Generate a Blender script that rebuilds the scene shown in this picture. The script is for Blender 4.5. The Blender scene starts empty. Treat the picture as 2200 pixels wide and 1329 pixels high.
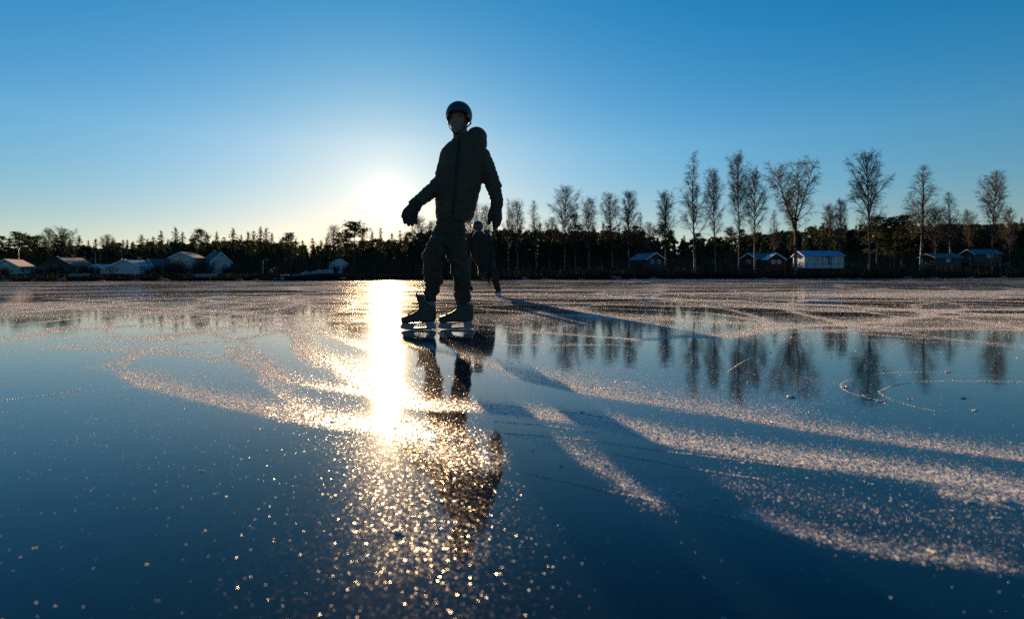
import bpy, math, random
import numpy as np
from mathutils import Vector, Matrix

# ------------------------------------------------------------------ camera
F_PX = 1222.0            # focal length in photo pixels (photo is 2200 wide)
CAM_H = 0.42
ROLL = 0.0032
def HZ(px): return 595.5 - (px - 1100.0) * ROLL
def P(px, py, d):
    """world point that stands at distance d in front of the lens"""
    return Vector(((px - 1100.0) / F_PX * d, d, CAM_H + (HZ(px) - py) / F_PX * d))
def G(px, py):
    d = CAM_H * F_PX / (py - HZ(px))
    return ((px - 1100.0) / F_PX * d, d)

sc = bpy.context.scene
COL = sc.collection
cam_d = bpy.data.cameras.new('camera')
cam = bpy.data.objects.new('camera', cam_d)
COL.objects.link(cam)
cam.location = (0, 0, CAM_H)
cam.rotation_euler = (math.radians(90), ROLL, 0)
cam_d.sensor_width = 36
cam_d.lens = 36 * F_PX / 2200
cam_d.shift_y = (595.5 - 664.5) / 2200
cam_d.clip_start = 0.02
cam_d.clip_end = 6000
cam_d.dof.use_dof = True
cam_d.dof.focus_distance = 4.56
cam_d.dof.aperture_fstop = 3.4
sc.camera = cam

# ------------------------------------------------------------------ light
SUN = Vector((832 - 1100, F_PX, HZ(832) - 428)).normalized()
SUN_EL = math.asin(SUN.z)
SUN_AZ = math.atan2(SUN.x, SUN.y)         # clockwise from +Y
world = bpy.data.worlds.new("World")
sc.world = world
world.use_nodes = True
nt = world.node_tree
for n in list(nt.nodes): nt.nodes.remove(n)
def N(t, typ, **kw):
    n = t.nodes.new(typ)
    for k, v in kw.items(): setattr(n, k, v)
    return n
def math_n(t, op, a, b=None, c=None, clamp=False):
    n = t.nodes.new('ShaderNodeMath'); n.operation = op; n.use_clamp = clamp
    for i, v in enumerate((a, b, c)):
        if v is None: continue
        if isinstance(v, (int, float)): n.inputs[i].default_value = v
        else: t.links.new(v, n.inputs[i])
    return n.outputs[0]
sky = N(nt, 'ShaderNodeTexSky', sky_type='NISHITA', sun_disc=False)
sky.sun_elevation = SUN_EL
sky.sun_rotation = SUN_AZ
sky.altitude = 0
sky.air_density = 0.9
sky.dust_density = 0.15
sky.ozone_density = 3.2
grade = N(nt, 'ShaderNodeHueSaturation')
grade.inputs['Saturation'].default_value = 1.22
nt.links.new(sky.outputs[0], grade.inputs['Color'])
bg = N(nt, 'ShaderNodeBackground')
tint = N(nt, 'ShaderNodeMix', data_type='RGBA', blend_type='MULTIPLY')
tint.inputs[0].default_value = 1.0
# air of that morning: deep clear blue overhead, pale milky air low down
geo = N(nt, 'ShaderNodeTexCoord'); sep = N(nt, 'ShaderNodeSeparateXYZ'); nt.links.new(geo.outputs['Generated'], sep.inputs[0])
ramp = N(nt, 'ShaderNodeValToRGB'); cr = ramp.color_ramp
STOPS = [(0.0, (.74, .60, .56)), (.09, (.80, .64, .58)), (.22, (.86, .86, .75)), (.43, (.10, .84, .84)), (.8, (.08, .58, .68))]
cr.elements[0].position = 0; cr.elements[0].color = (*STOPS[0][1], 1); cr.elements[1].position = .8; cr.elements[1].color = (*STOPS[-1][1], 1)
for p_, c_ in STOPS[1:-1]: e_ = cr.elements.new(p_); e_.color = (*c_, 1)
nt.links.new(sep.outputs['Z'], ramp.inputs[0]); nt.links.new(ramp.outputs[0], tint.inputs[7])
nt.links.new(grade.outputs[0], tint.inputs[6]); nt.links.new(tint.outputs[2], bg.inputs[0])
# the sun's disc and aureole, widened by lens bloom painted into the sky
tc = N(nt, 'ShaderNodeTexCoord')
dot = N(nt, 'ShaderNodeVectorMath', operation='DOT_PRODUCT')
nt.links.new(tc.outputs['Generated'], dot.inputs[0])
dot.inputs[1].default_value = SUN
ang = math_n(nt, 'ARCCOSINE', math_n(nt, 'MINIMUM', dot.outputs['Value'], 0.999999))
deg = math_n(nt, 'MULTIPLY', ang, 180 / math.pi)
def expo(scale, amp): return math_n(nt, 'MULTIPLY', math_n(nt, 'EXPONENT', math_n(nt, 'MULTIPLY', deg, -1.0 / scale)), amp)
core = math_n(nt, 'MULTIPLY', math_n(nt, 'EXPONENT', math_n(nt, 'MULTIPLY', math_n(nt, 'POWER', math_n(nt, 'DIVIDE', deg, 0.85), 2.0), -1.0)), 4.2)
calm = math_n(nt, 'MULTIPLY', math_n(nt, 'EXPONENT', math_n(nt, 'MULTIPLY', deg, -1.0 / 8.0)), 0.55)
nt.links.new(math_n(nt, 'MULTIPLY', math_n(nt, 'SUBTRACT', 1.0, calm), 0.075), bg.inputs[1])
near = expo(3.0, 0.30)
wide = expo(13.0, 0.085)
b1 = N(nt, 'ShaderNodeBackground'); b1.inputs[0].default_value = (1.0, 0.93, 0.78, 1)
nt.links.new(math_n(nt, 'ADD', core, near), b1.inputs[1])
b2 = N(nt, 'ShaderNodeBackground'); b2.inputs[0].default_value = (1.0, 0.90, 0.74, 1)
nt.links.new(wide, b2.inputs[1])
a1 = N(nt, 'ShaderNodeAddShader'); a2 = N(nt, 'ShaderNodeAddShader')
nt.links.new(bg.outputs[0], a1.inputs[0]); nt.links.new(b1.outputs[0], a1.inputs[1])
nt.links.new(a1.outputs[0], a2.inputs[0]); nt.links.new(b2.outputs[0], a2.inputs[1])
wo = N(nt, 'ShaderNodeOutputWorld'); nt.links.new(a2.outputs[0], wo.inputs[0])

sun_d = bpy.data.lights.new('sun', 'SUN'); sun_d.energy = 5.0
sun_d.angle = math.radians(0.53); sun_d.color = (1.0, 0.66, 0.35)
sun = bpy.data.objects.new('sun', sun_d); COL.objects.link(sun)
sun.rotation_euler = SUN.to_track_quat('Z', 'Y').to_euler()
sun.location = (-40, 180, 60)

sc.view_settings.view_transform = 'Standard'
sc.view_settings.look = 'None'
sc.view_settings.exposure = 1.3
sc.view_settings.gamma = 1.0
sc.render.engine = 'CYCLES'
sc.cycles.use_denoising = False
sc.cycles.max_bounces = 8
sc.cycles.sample_clamp_indirect = 6.0

# ------------------------------------------------------------------ helpers
def prop(o, label=None, cat=None, group=None, kind=None):
    if label: o['label'] = label
    if cat: o['category'] = cat
    if group: o['group'] = group
    if kind: o['kind'] = kind
    return o
def empty(name, loc, rz=0.0):
    o = bpy.data.objects.new(name, None); COL.objects.link(o)
    o.location = loc; o.rotation_euler = (0, 0, rz); o.empty_display_size = 0.3
    return o
def mesh_np(name, V, F, mats, parent=None, smooth=False):
    """V (n,3) ; F (m,k) constant polygon size"""
    V = np.asarray(V, dtype=np.float32); F = np.asarray(F, dtype=np.int32)
    me = bpy.data.meshes.new(name)
    me.vertices.add(len(V)); me.vertices.foreach_set('co', V.ravel())
    k = F.shape[1]
    me.loops.add(F.size); me.loops.foreach_set('vertex_index', F.ravel())
    me.polygons.add(len(F)); me.polygons.foreach_set('loop_start', np.arange(0, F.size, k, dtype=np.int32))
    me.update(calc_edges=True)
    if smooth: me.polygons.foreach_set('use_smooth', np.ones(len(F), dtype=bool))
    if mats is not None: me.materials.append(mats)
    o = bpy.data.objects.new(name, me); COL.objects.link(o)
    if parent: o.parent = parent
    return o
class MB:
    def __init__(s): s.v = []; s.f = []
    def add(s, vs, fs):
        b = len(s.v); s.v += [tuple(v) for v in vs]; s.f += [tuple(i + b for i in f) for f in fs]; return s
    def box(s, lo, hi):
        (a, b, c), (d, e, f) = lo, hi
        return s.add([(a,b,c),(d,b,c),(d,e,c),(a,e,c),(a,b,f),(d,b,f),(d,e,f),(a,e,f)],
                     [(0,3,2,1),(4,5,6,7),(0,1,5,4),(1,2,6,5),(2,3,7,6),(3,0,4,7)])
    def prism(s, poly, y0, y1):
        """poly of (x,z), extruded along y"""
        n = len(poly)
        vs = [(x, y0, z) for x, z in poly] + [(x, y1, z) for x, z in poly]
        fs = [tuple(range(n)), tuple(range(2 * n - 1, n - 1, -1))]
        fs += [(i, i + n, (i + 1) % n + n, (i + 1) % n) for i in range(n)]
        return s.add(vs, fs)
    def tube(s, pts, rad, sides=8, cap=True, squash=None):
        pts = [Vector(p) for p in pts]; n = len(pts); vs = []
        ref = None
        for i, p in enumerate(pts):
            t = (pts[min(i + 1, n - 1)] - pts[max(i - 1, 0)])
            t = t.normalized() if t.length > 1e-9 else Vector((0, 0, 1))
            if ref is None:
                ref = Vector((1, 0, 0)) if abs(t.x) < 0.9 else Vector((0, 1, 0))
            u = (ref - t * ref.dot(t)).normalized(); ref = u
            w = t.cross(u)
            r = rad[i] if hasattr(rad, '__len__') else rad
            ru, rw = (r if not hasattr(r, '__len__') else r[0]), (r if not hasattr(r, '__len__') else r[1])
            for k in range(sides):
                a = 2 * math.pi * k / sides
                vs.append(p + u * (math.cos(a) * ru) + w * (math.sin(a) * rw))
        fs = []
        for i in range(n - 1):
            for k in range(sides):
                k2 = (k + 1) % sides
                fs.append((i * sides + k, i * sides + k2, (i + 1) * sides + k2, (i + 1) * sides + k))
        if cap:
            fs.append(tuple(range(sides - 1, -1, -1))); fs.append(tuple(range((n - 1) * sides, n * sides)))
        return s.add(vs, fs)
    def ball(s, c, r, rot=None, seg=16, rings=10):
        c = Vector(c); r = r if hasattr(r, '__len__') else (r, r, r)
        vs = []
        for i in range(1, rings):
            th = math.pi * i / rings
            for k in range(seg):
                a = 2 * math.pi * k / seg
                v = Vector((r[0] * math.sin(th) * math.cos(a), r[1] * math.sin(th) * math.sin(a), r[2] * math.cos(th)))
                if rot: v = rot @ v
                vs.append(c + v)
        top = Vector((0, 0, r[2])); bot = Vector((0, 0, -r[2]))
        if rot: top = rot @ top; bot = rot @ bot
        vs += [c + top, c + bot]
        it, ib = (rings - 1) * seg, (rings - 1) * seg + 1
        fs = [(k, it, (k + 1) % seg)[::-1] for k in range(seg)]
        for i in range(rings - 2):
            for k in range(seg):
                k2 = (k + 1) % seg
                fs.append((i * seg + k, (i + 1) * seg + k, (i + 1) * seg + k2, i * seg + k2))
        fs += [((rings - 2) * seg + k, ib, (rings - 2) * seg + (k + 1) % seg) for k in range(seg)]
        return s.add(vs, fs)
    def capsule(s, a, b, ra, rb, flat=1.0, sides=16, rings=5):
        """tapered limb with round ends; flat squashes the depth (world y)"""
        a = Vector(a); b = Vector(b); d = (b - a); L = d.length; d.normalize()
        pts, rad = [], []
        for i in range(rings + 1):
            th = math.pi / 2 * (1 - i / rings); pts.append(a - d * (ra * math.sin(th))); rad.append(max(ra * math.cos(th), 1e-4))
        for i in range(rings + 1):
            th = math.pi / 2 * (i / rings); pts.append(b + d * (rb * math.sin(th))); rad.append(max(rb * math.cos(th), 1e-4))
        return s.tube(pts, rad, sides)
    def build(s, name, mat, parent=None, smooth=False):
        me = bpy.data.meshes.new(name); me.from_pydata(s.v, [], s.f); me.update()
        if smooth: me.polygons.foreach_set('use_smooth', np.ones(len(me.polygons), dtype=bool))
        if mat: me.materials.append(mat)
        o = bpy.data.objects.new(name, me); COL.objects.link(o)
        if parent: o.parent = parent
        return o
def fuse(mb, name, mat, parent, voxel, smooth=6, disp=None):
    """weld overlapping closed shapes into one continuous surface"""
    t = mb.build(name, mat)
    m = t.modifiers.new('r', 'REMESH'); m.mode = 'VOXEL'; m.voxel_size = voxel
    if smooth:
        m = t.modifiers.new('s', 'SMOOTH'); m.factor = 0.5; m.iterations = smooth
    dg = bpy.context.evaluated_depsgraph_get()
    me = bpy.data.meshes.new_from_object(t.evaluated_get(dg))
    bpy.data.objects.remove(t)
    if disp:
        n = len(me.vertices)
        co = np.empty(n * 3, np.float32); me.vertices.foreach_get('co', co); co = co.reshape(-1, 3)
        no = np.empty(n * 3, np.float32); me.vertex_normals.foreach_get('vector', no); no = no.reshape(-1, 3)
        co = co + no * disp(co)[:, None]
        me.vertices.foreach_set('co', co.astype(np.float32).ravel()); me.update()
    me.polygons.foreach_set('use_smooth', np.ones(len(me.polygons), dtype=bool))
    me.materials.clear(); me.materials.append(mat)
    me.name = name
    o = bpy.data.objects.new(name, me); COL.objects.link(o)
    if parent: o.parent = parent
    return o
def copy_tree(root, loc, rz, scale):
    r = root.copy(); COL.objects.link(r)
    r.location = loc; r.rotation_euler = (0, 0, rz); r.scale = scale
    for ch in root.children:
        c = ch.copy(); COL.objects.link(c); c.parent = r
    return r

# ------------------------------------------------------------------ materials
def mat(name, col, rough=0.8, spec=0.3, noise=None, bump=None, metal=0.0):
    """principled with a two-tone noise; noise=(scale, other colour), bump=(scale, strength, distance)"""
    m = bpy.data.materials.new(name); m.use_nodes = True
    t = m.node_tree; b = t.nodes['Principled BSDF']
    b.inputs['Base Color'].default_value = (*col, 1); b.inputs['Roughness'].default_value = rough
    b.inputs['Specular IOR Level'].default_value = spec; b.inputs['Metallic'].default_value = metal
    co = t.nodes.new('ShaderNodeTexCoord')
    if noise:
        n = t.nodes.new('ShaderNodeTexNoise'); n.inputs['Scale'].default_value = noise[0]; n.inputs['Detail'].default_value = 5
        r = t.nodes.new('ShaderNodeValToRGB')
        r.color_ramp.elements[0].position = 0.35; r.color_ramp.elements[1].position = 0.65
        r.color_ramp.elements[0].color = (*col, 1); r.color_ramp.elements[1].color = (*noise[1], 1)
        t.links.new(co.outputs['Object'], n.inputs['Vector']); t.links.new(n.outputs['Fac'], r.inputs[0])
        t.links.new(r.outputs[0], b.inputs['Base Color'])
    if bump:
        n = t.nodes.new('ShaderNodeTexNoise'); n.inputs['Scale'].default_value = bump[0]; n.inputs['Detail'].default_value = 4
        u = t.nodes.new('ShaderNodeBump'); u.inputs['Strength'].default_value = bump[1]; u.inputs['Distance'].default_value = bump[2]
        t.links.new(co.outputs['Object'], n.inputs['Vector']); t.links.new(n.outputs['Fac'], u.inputs['Height'])
        t.links.new(u.outputs[0], b.inputs['Normal'])
    return m
def leaf_mat(name, c1, c2, scale, trans=0.3):
    m = mat(name, c1, 0.7, 0.2, (scale, c2))
    t = m.node_tree; b = t.nodes['Principled BSDF']; out = t.nodes['Material Output']
    tr = t.nodes.new('ShaderNodeBsdfTranslucent'); mx = t.nodes.new('ShaderNodeMixShader'); mx.inputs[0].default_value = trans
    src = b.inputs['Base Color'].links[0].from_socket
    t.links.new(src, tr.inputs[0]); t.links.new(b.outputs[0], mx.inputs[1]); t.links.new(tr.outputs[0], mx.inputs[2])
    t.links.new(mx.outputs[0], out.inputs[0])
    return m
M = {}
M['needles'] = leaf_mat('needles', (0.030, 0.048, 0.022), (0.055, 0.065, 0.028), 0.6)
M['needles_dark'] = leaf_mat('needles_dark', (0.022, 0.038, 0.020), (0.040, 0.050, 0.024), 0.6)
M['pine_needles'] = leaf_mat('pine_needles', (0.045, 0.062, 0.026), (0.075, 0.080, 0.034), 0.5)
M['bark'] = mat('bark', (0.07, 0.045, 0.03), 0.95, 0.1, (3, (0.13, 0.08, 0.05)))
M['twigs'] = mat('twigs', (0.055, 0.038, 0.032), 0.8, 0.2, (1.2, (0.085, 0.055, 0.045)))
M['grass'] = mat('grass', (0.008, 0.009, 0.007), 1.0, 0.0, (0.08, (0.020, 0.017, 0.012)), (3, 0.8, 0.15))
M['brush'] = mat('brush', (0.05, 0.035, 0.025), 0.9, 0.1, (0.3, (0.10, 0.065, 0.040)))
M['snow'] = mat('snow', (0.34, 0.36, 0.40), 0.9, 0.1, (2, (0.22, 0.22, 0.24)), (6, 0.5, 0.1))
def birch_bark():
    m = mat('birch_bark', (0.6, 0.58, 0.54), 0.8, 0.2)
    t = m.node_tree; b = t.nodes['Principled BSDF']
    co = t.nodes.new('ShaderNodeTexCoord'); mp = t.nodes.new('ShaderNodeMapping'); mp.inputs['Scale'].default_value = (1.2, 1.2, 1.0)
    n = t.nodes.new('ShaderNodeTexNoise'); n.inputs['Scale'].default_value = 2.6; n.inputs['Detail'].default_value = 6; n.inputs['Roughness'].default_value = 0.75
    r = t.nodes.new('ShaderNodeValToRGB'); r.color_ramp.elements[0].position = 0.48; r.color_ramp.elements[1].position = 0.60
    r.color_ramp.elements[0].color = (0.035, 0.03, 0.028, 1); r.color_ramp.elements[1].color = (0.40, 0.37, 0.34, 1)
    t.links.new(co.outputs['Object'], mp.inputs[0]); t.links.new(mp.outputs[0], n.inputs['Vector'])
    # a birch is white low down and dark where it breaks into limbs
    sp = t.nodes.new('ShaderNodeSeparateXYZ'); t.links.new(co.outputs['Object'], sp.inputs[0])
    h = math_n(t, 'MULTIPLY', math_n(t, 'SUBTRACT', sp.outputs['Z'], 4.0), 0.04, clamp=True)
    t.links.new(math_n(t, 'SUBTRACT', n.outputs['Fac'], h), r.inputs[0])
    t.links.new(r.outputs[0], b.inputs['Base Color'])
    return m
M['birch'] = birch_bark()

# ------------------------------------------------------------------ frost map of the ice
# skate tracks as polylines on the ground; (points, half width m, strength, one sided softness)
TR = [
 ([(235,790),(300,818),(380,845),(470,868),(560,887),(650,903),(740,915),(830,925),(930,940)], 0.055, 1.0, 3.0),
 ([(240,792),(262,775),(300,760),(360,747),(430,738),(500,733),(560,720),(640,712)], 0.06, 0.7, 2.0),
 ([(80,742),(160,748),(240,752),(330,760),(420,768),(480,780)], 0.07, 0.45, 3.0),
 ([(60,725),(90,712),(118,703)], 0.05, 0.6, 1.5),
 ([(470,740),(500,765),(545,790),(620,815),(700,832),(800,850),(900,872),(1000,880)], 0.06, 0.7, 2.0),
 ([(500,735),(560,770),(575,800),(590,840),(625,870),(680,890)], 0.035, 0.55, 2.0),
 ([(610,700),(640,745),(700,780),(760,812),(800,838),(850,860)], 0.06, 0.7, 2.5),
 ([(620,690),(615,720),(640,760),(680,790)], 0.05, 0.5, 2.0),
 ([(0,700),(90,692),(180,681),(250,676)], 0.05, 0.8, 1.5),
 ([(0,674),(120,664),(230,655),(330,648)], 0.12, 0.8, 2.0),
 ([(330,740),(430,715),(560,696),(700,690),(800,692)], 0.10, 0.6, 3.0),
 ([(860,735),(960,760),(1080,790),(1200,825),(1330,860)], 0.10, 0.35, 2.0),
 ([(1080,712),(1200,718),(1330,727),(1390,732)], 0.05, 0.9, 1.3),
 ([(1080,740),(1200,743),(1330,742)], 0.03, 0.8, 1.3),
 ([(1440,722),(1520,725),(1620,712),(1760,700),(1900,692),(2050,668),(2110,664)], 0.06, 0.8, 2.0),
 ([(1350,735),(1480,722),(1560,724),(1700,704)], 0.05, 0.6, 2.0),
 ([(1400,640),(1600,655),(1700,665),(1850,668),(2100,664)], 0.15, 0.5, 2.0),
 ([(1740,710),(1900,712),(2050,705),(2200,700)], 0.08, 0.35, 2.0),
 ([(250,700),(380,706),(470,722),(520,742)], 0.05, 0.6, 2.0),
 ([(500,690),(600,702),(700,722),(790,752)], 0.05, 0.6, 2.0),
 ([(330,660),(470,668),(620,680),(760,684)], 0.07, 0.7, 2.0),
 ([(90,640),(260,646),(430,640),(600,645)], 0.10, 0.7, 2.0),
 # right foreground bands
 ([(880,868),(1000,876),(1120,888),(1240,905),(1340,925),(1450,948),(1560,966),(1700,985),(1900,1012),(2100,1045),(2300,1082)], 0.040, 1.35, 2.3),
 ([(1060,800),(1180,830),(1300,852),(1440,873),(1600,897),(1760,925),(1950,955),(2200,990),(2350,1015)], 0.05, 0.62, 3.5),
 ([(1150,790),(1350,835),(1550,868),(1750,900)], 0.16, 0.20, 1.5),
 ([(1560,1085),(1640,1120),(1760,1150),(1900,1180),(2050,1200),(2250,1225)], 0.022, 0.7, 2.5),
 ([(1500,1020),(1650,1050),(1850,1090),(2050,1120),(2300,1160)], 0.085, 0.20, 1.2),
 ([(1100,930),(1200,965),(1290,1005),(1360,1050),(1430,1095)], 0.035, 0.62, 2.0),
 ([(2020,1060),(2120,1075),(2250,1095)], 0.03, 0.8, 1.5),
 ([(700,930),(780,980),(820,1060),(850,1150),(880,1250)], 0.09, 0.13, 1.6),
 ([(840,930),(930,960),(1000,990),(1080,1000)], 0.08, 0.40, 1.6),
]
TR = [(np.array([G(*p) for p in pts]), w, s, a) for pts, w, s, a in TR]
THIN = [   # fine cuts of a blade, lined with ice dust
 [(1050,868),(1180,880),(1300,896),(1380,908)], [(1075,930),(1240,943),(1400,965),(1560,985),(1740,1006)],
 [(1120,1015),(1240,1040),(1320,1060)], [(1060,905),(1180,915),(1280,930)], [(1320,975),(1480,1005),(1640,1030)],
 [(1240,1040),(1450,1085),(1640,1125)], [(1920,800),(1870,806),(1820,818),(1806,830),(1830,845),(1880,858),(1905,868)],
 [(1975,820),(1930,826),(1893,838),(1890,845),(1915,858),(1960,872),(2010,884)], [(1975,820),(2060,818),(2200,820)],
 [(1920,800),(1980,799),(2045,799)], [(1420,880),(1640,905),(1900,945),(2200,990)],
 [(1650,760),(1600,775),(1560,800)], [(0,860),(90,850),(170,838)],
 [(1020,733),(1200,736),(1400,746)],
]
THIN = [np.array([G(*p) for p in t]) for t in THIN]
def smooth_line(a, n=8):
    """Catmull-Rom resample"""
    out = []
    p = np.vstack([2 * a[0] - a[1], a, 2 * a[-1] - a[-2]])
    for i in range(1, len(p) - 2):
        for k in range(n):
            t = k / n
            out.append(0.5 * (2 * p[i] + (p[i+1] - p[i-1]) * t + (2*p[i-1] - 5*p[i] + 4*p[i+1] - p[i+2]) * t*t + (-p[i-1] + 3*p[i] - 3*p[i+1] + p[i+2]) * t**3))
    out.append(p[-2]); return np.array(out)
TR = [(smooth_line(a, 3), w * (0.62 if a[:, 0].min() < 0 and a[:, 1].max() > 1.9 else 1.0), s * (1.25 if a[:, 0].min() < 0 else 1.0), k) for a, w, s, k in TR]
rng = np.random.default_rng(7)
ARCS = []
for i in range(190):
    d = math.exp(rng.uniform(math.log(4.0), math.log(95)))
    x = rng.uniform(-1.0, 1.0) * d
    R = rng.uniform(1.5, 9) * (1 + d / 25)
    a0 = rng.uniform(0, 2 * math.pi)
    cx, cy = x + R * math.cos(a0), d + R * math.sin(a0)
    ARCS.append((cx, cy, R, rng.uniform(0, 2 * math.pi), rng.uniform(0.6, 2.4), (0.02 + 0.0045 * d) * rng.uniform(0.6, 1.8), rng.uniform(0.25, 0.9)))
def vnoise(x, y, seed):
    xi = np.floor(x).astype(np.int64); yi = np.floor(y).astype(np.int64)
    fx = x - xi; fy = y - yi; fx = fx * fx * (3 - 2 * fx); fy = fy * fy * (3 - 2 * fy)
    def h(a, b):
        n = (a * 374761393 + b * 668265263 + seed * 974634777) & 0x7fffffff
        n = ((n ^ (n >> 13)) * 1274126177) & 0x7fffffff
        return ((n ^ (n >> 16)) & 0xffff) / 65535.0
    return (h(xi, yi) * (1 - fx) + h(xi + 1, yi) * fx) * (1 - fy) + (h(xi, yi + 1) * (1 - fx) + h(xi + 1, yi + 1) * fx) * fy
def fbm(x, y, seed, o=4):
    s = 0; a = 0.5; t = 0
    for i in range(o):
        s = s + a * vnoise(x, y, seed + i * 17); t += a; a *= 0.55; x = x * 2.03; y = y * 2.03
    return s / t
def frost(x, y):
    d = np.hypot(x, y)
    wob = 0.02 + 0.012 * d
    xw = x + (fbm(x * 1.7, y * 1.7, 3) - 0.5) * wob * 2
    yw = y + (fbm(x * 1.7, y * 1.7, 9) - 0.5) * wob * 2
    out = np.zeros_like(x)
    for a, w, s, k in TR:
        lo = a.min(0) - 10 * w; hi = a.max(0) + 10 * w
        m = (xw > lo[0]) & (xw < hi[0]) & (yw > lo[1]) & (yw < hi[1])
        if not m.any(): continue
        px, py = xw[m], yw[m]
        best = np.full(px.shape, 1e9); side = np.zeros(px.shape); tt = np.zeros(px.shape)
        n = len(a) - 1
        for i in range(n):
            ax, ay = a[i]; bx, by = a[i + 1]; dx, dy = bx - ax, by - ay
            t = np.clip(((px - ax) * dx + (py - ay) * dy) / (dx * dx + dy * dy), 0, 1)
            qx, qy = px - ax - t * dx, py - ay - t * dy
            dd = qx * qx + qy * qy; mm = dd < best
            best[mm] = dd[mm]; side[mm] = (qx * dy - qy * dx)[mm]; tt[mm] = ((i + t) / n)[mm]
        r = np.sqrt(best)
        # ice dust is thrown to one (the far) side: soft there, clean cut on the near side
        far = np.where(side < 0, k, 0.7) if a[-1][0] > a[0][0] else np.where(side > 0, k, 0.7)
        f = np.exp(-(r / (w * far)) ** 1.6) * s * (1.25 if a[:, 1].max() > 1.9 else 1.0) * np.clip(np.minimum(tt, 1 - tt) * 9 + 0.15, 0, 1)
        out[m] += f
    ang = 0
    for cx, cy, R, t0, span, w, s in ARCS:
        dx, dy = xw - cx, yw - cy; r = np.abs(np.hypot(dx, dy) - R)
        m = r < 4 * w
        if not m.any(): continue
        th = np.arctan2(dy[m], dx[m]); dt = np.abs((th - t0 + math.pi) % (2 * math.pi) - math.pi)
        g = np.clip((span - dt) * 3, 0, 1)
        o = np.zeros_like(x); o[m] = np.exp(-(r[m] / w) ** 1.3) * s * g * 1.3
        out += o * np.clip((d - 3.8) / 2.5, 0, 1)
    # general rime: more of it towards the far side, patchy
    midl = np.clip((d - 4.0) / 4, 0, 1)
    patch = np.clip((fbm(x * 0.13, y * 0.42, 21, 5) - 0.44) * 4.5, 0, 1)
    out += midl * (0.06 + 0.62 * patch ** 1.2)
    p2 = np.clip((fbm(x * 1.3, y * 1.3, 33, 5) - 0.45) * 3, 0, 1)
    # worn zone in front of and left of the skater
    z = np.exp(-(((x + 0.9) / 1.0) ** 2 + ((y - 2.9) / 1.1) ** 2)) * 0.13 + np.exp(-(((x - 1.1) / 1.3) ** 2 + ((y - 2.5) / 0.6) ** 2)) * 0.12
    out += z * (0.35 + p2)
    out += 0.012 + 0.075 * np.exp(-((x + 0.16 * y + 0.02) / (0.16 + 0.03 * y)) ** 2) * np.clip((2.6 - y) / 1.2, 0, 1) * (0.5 + p2)  # thin rime overall, plus a strip painted in to imitate the sun's glitter path
    return out

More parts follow.
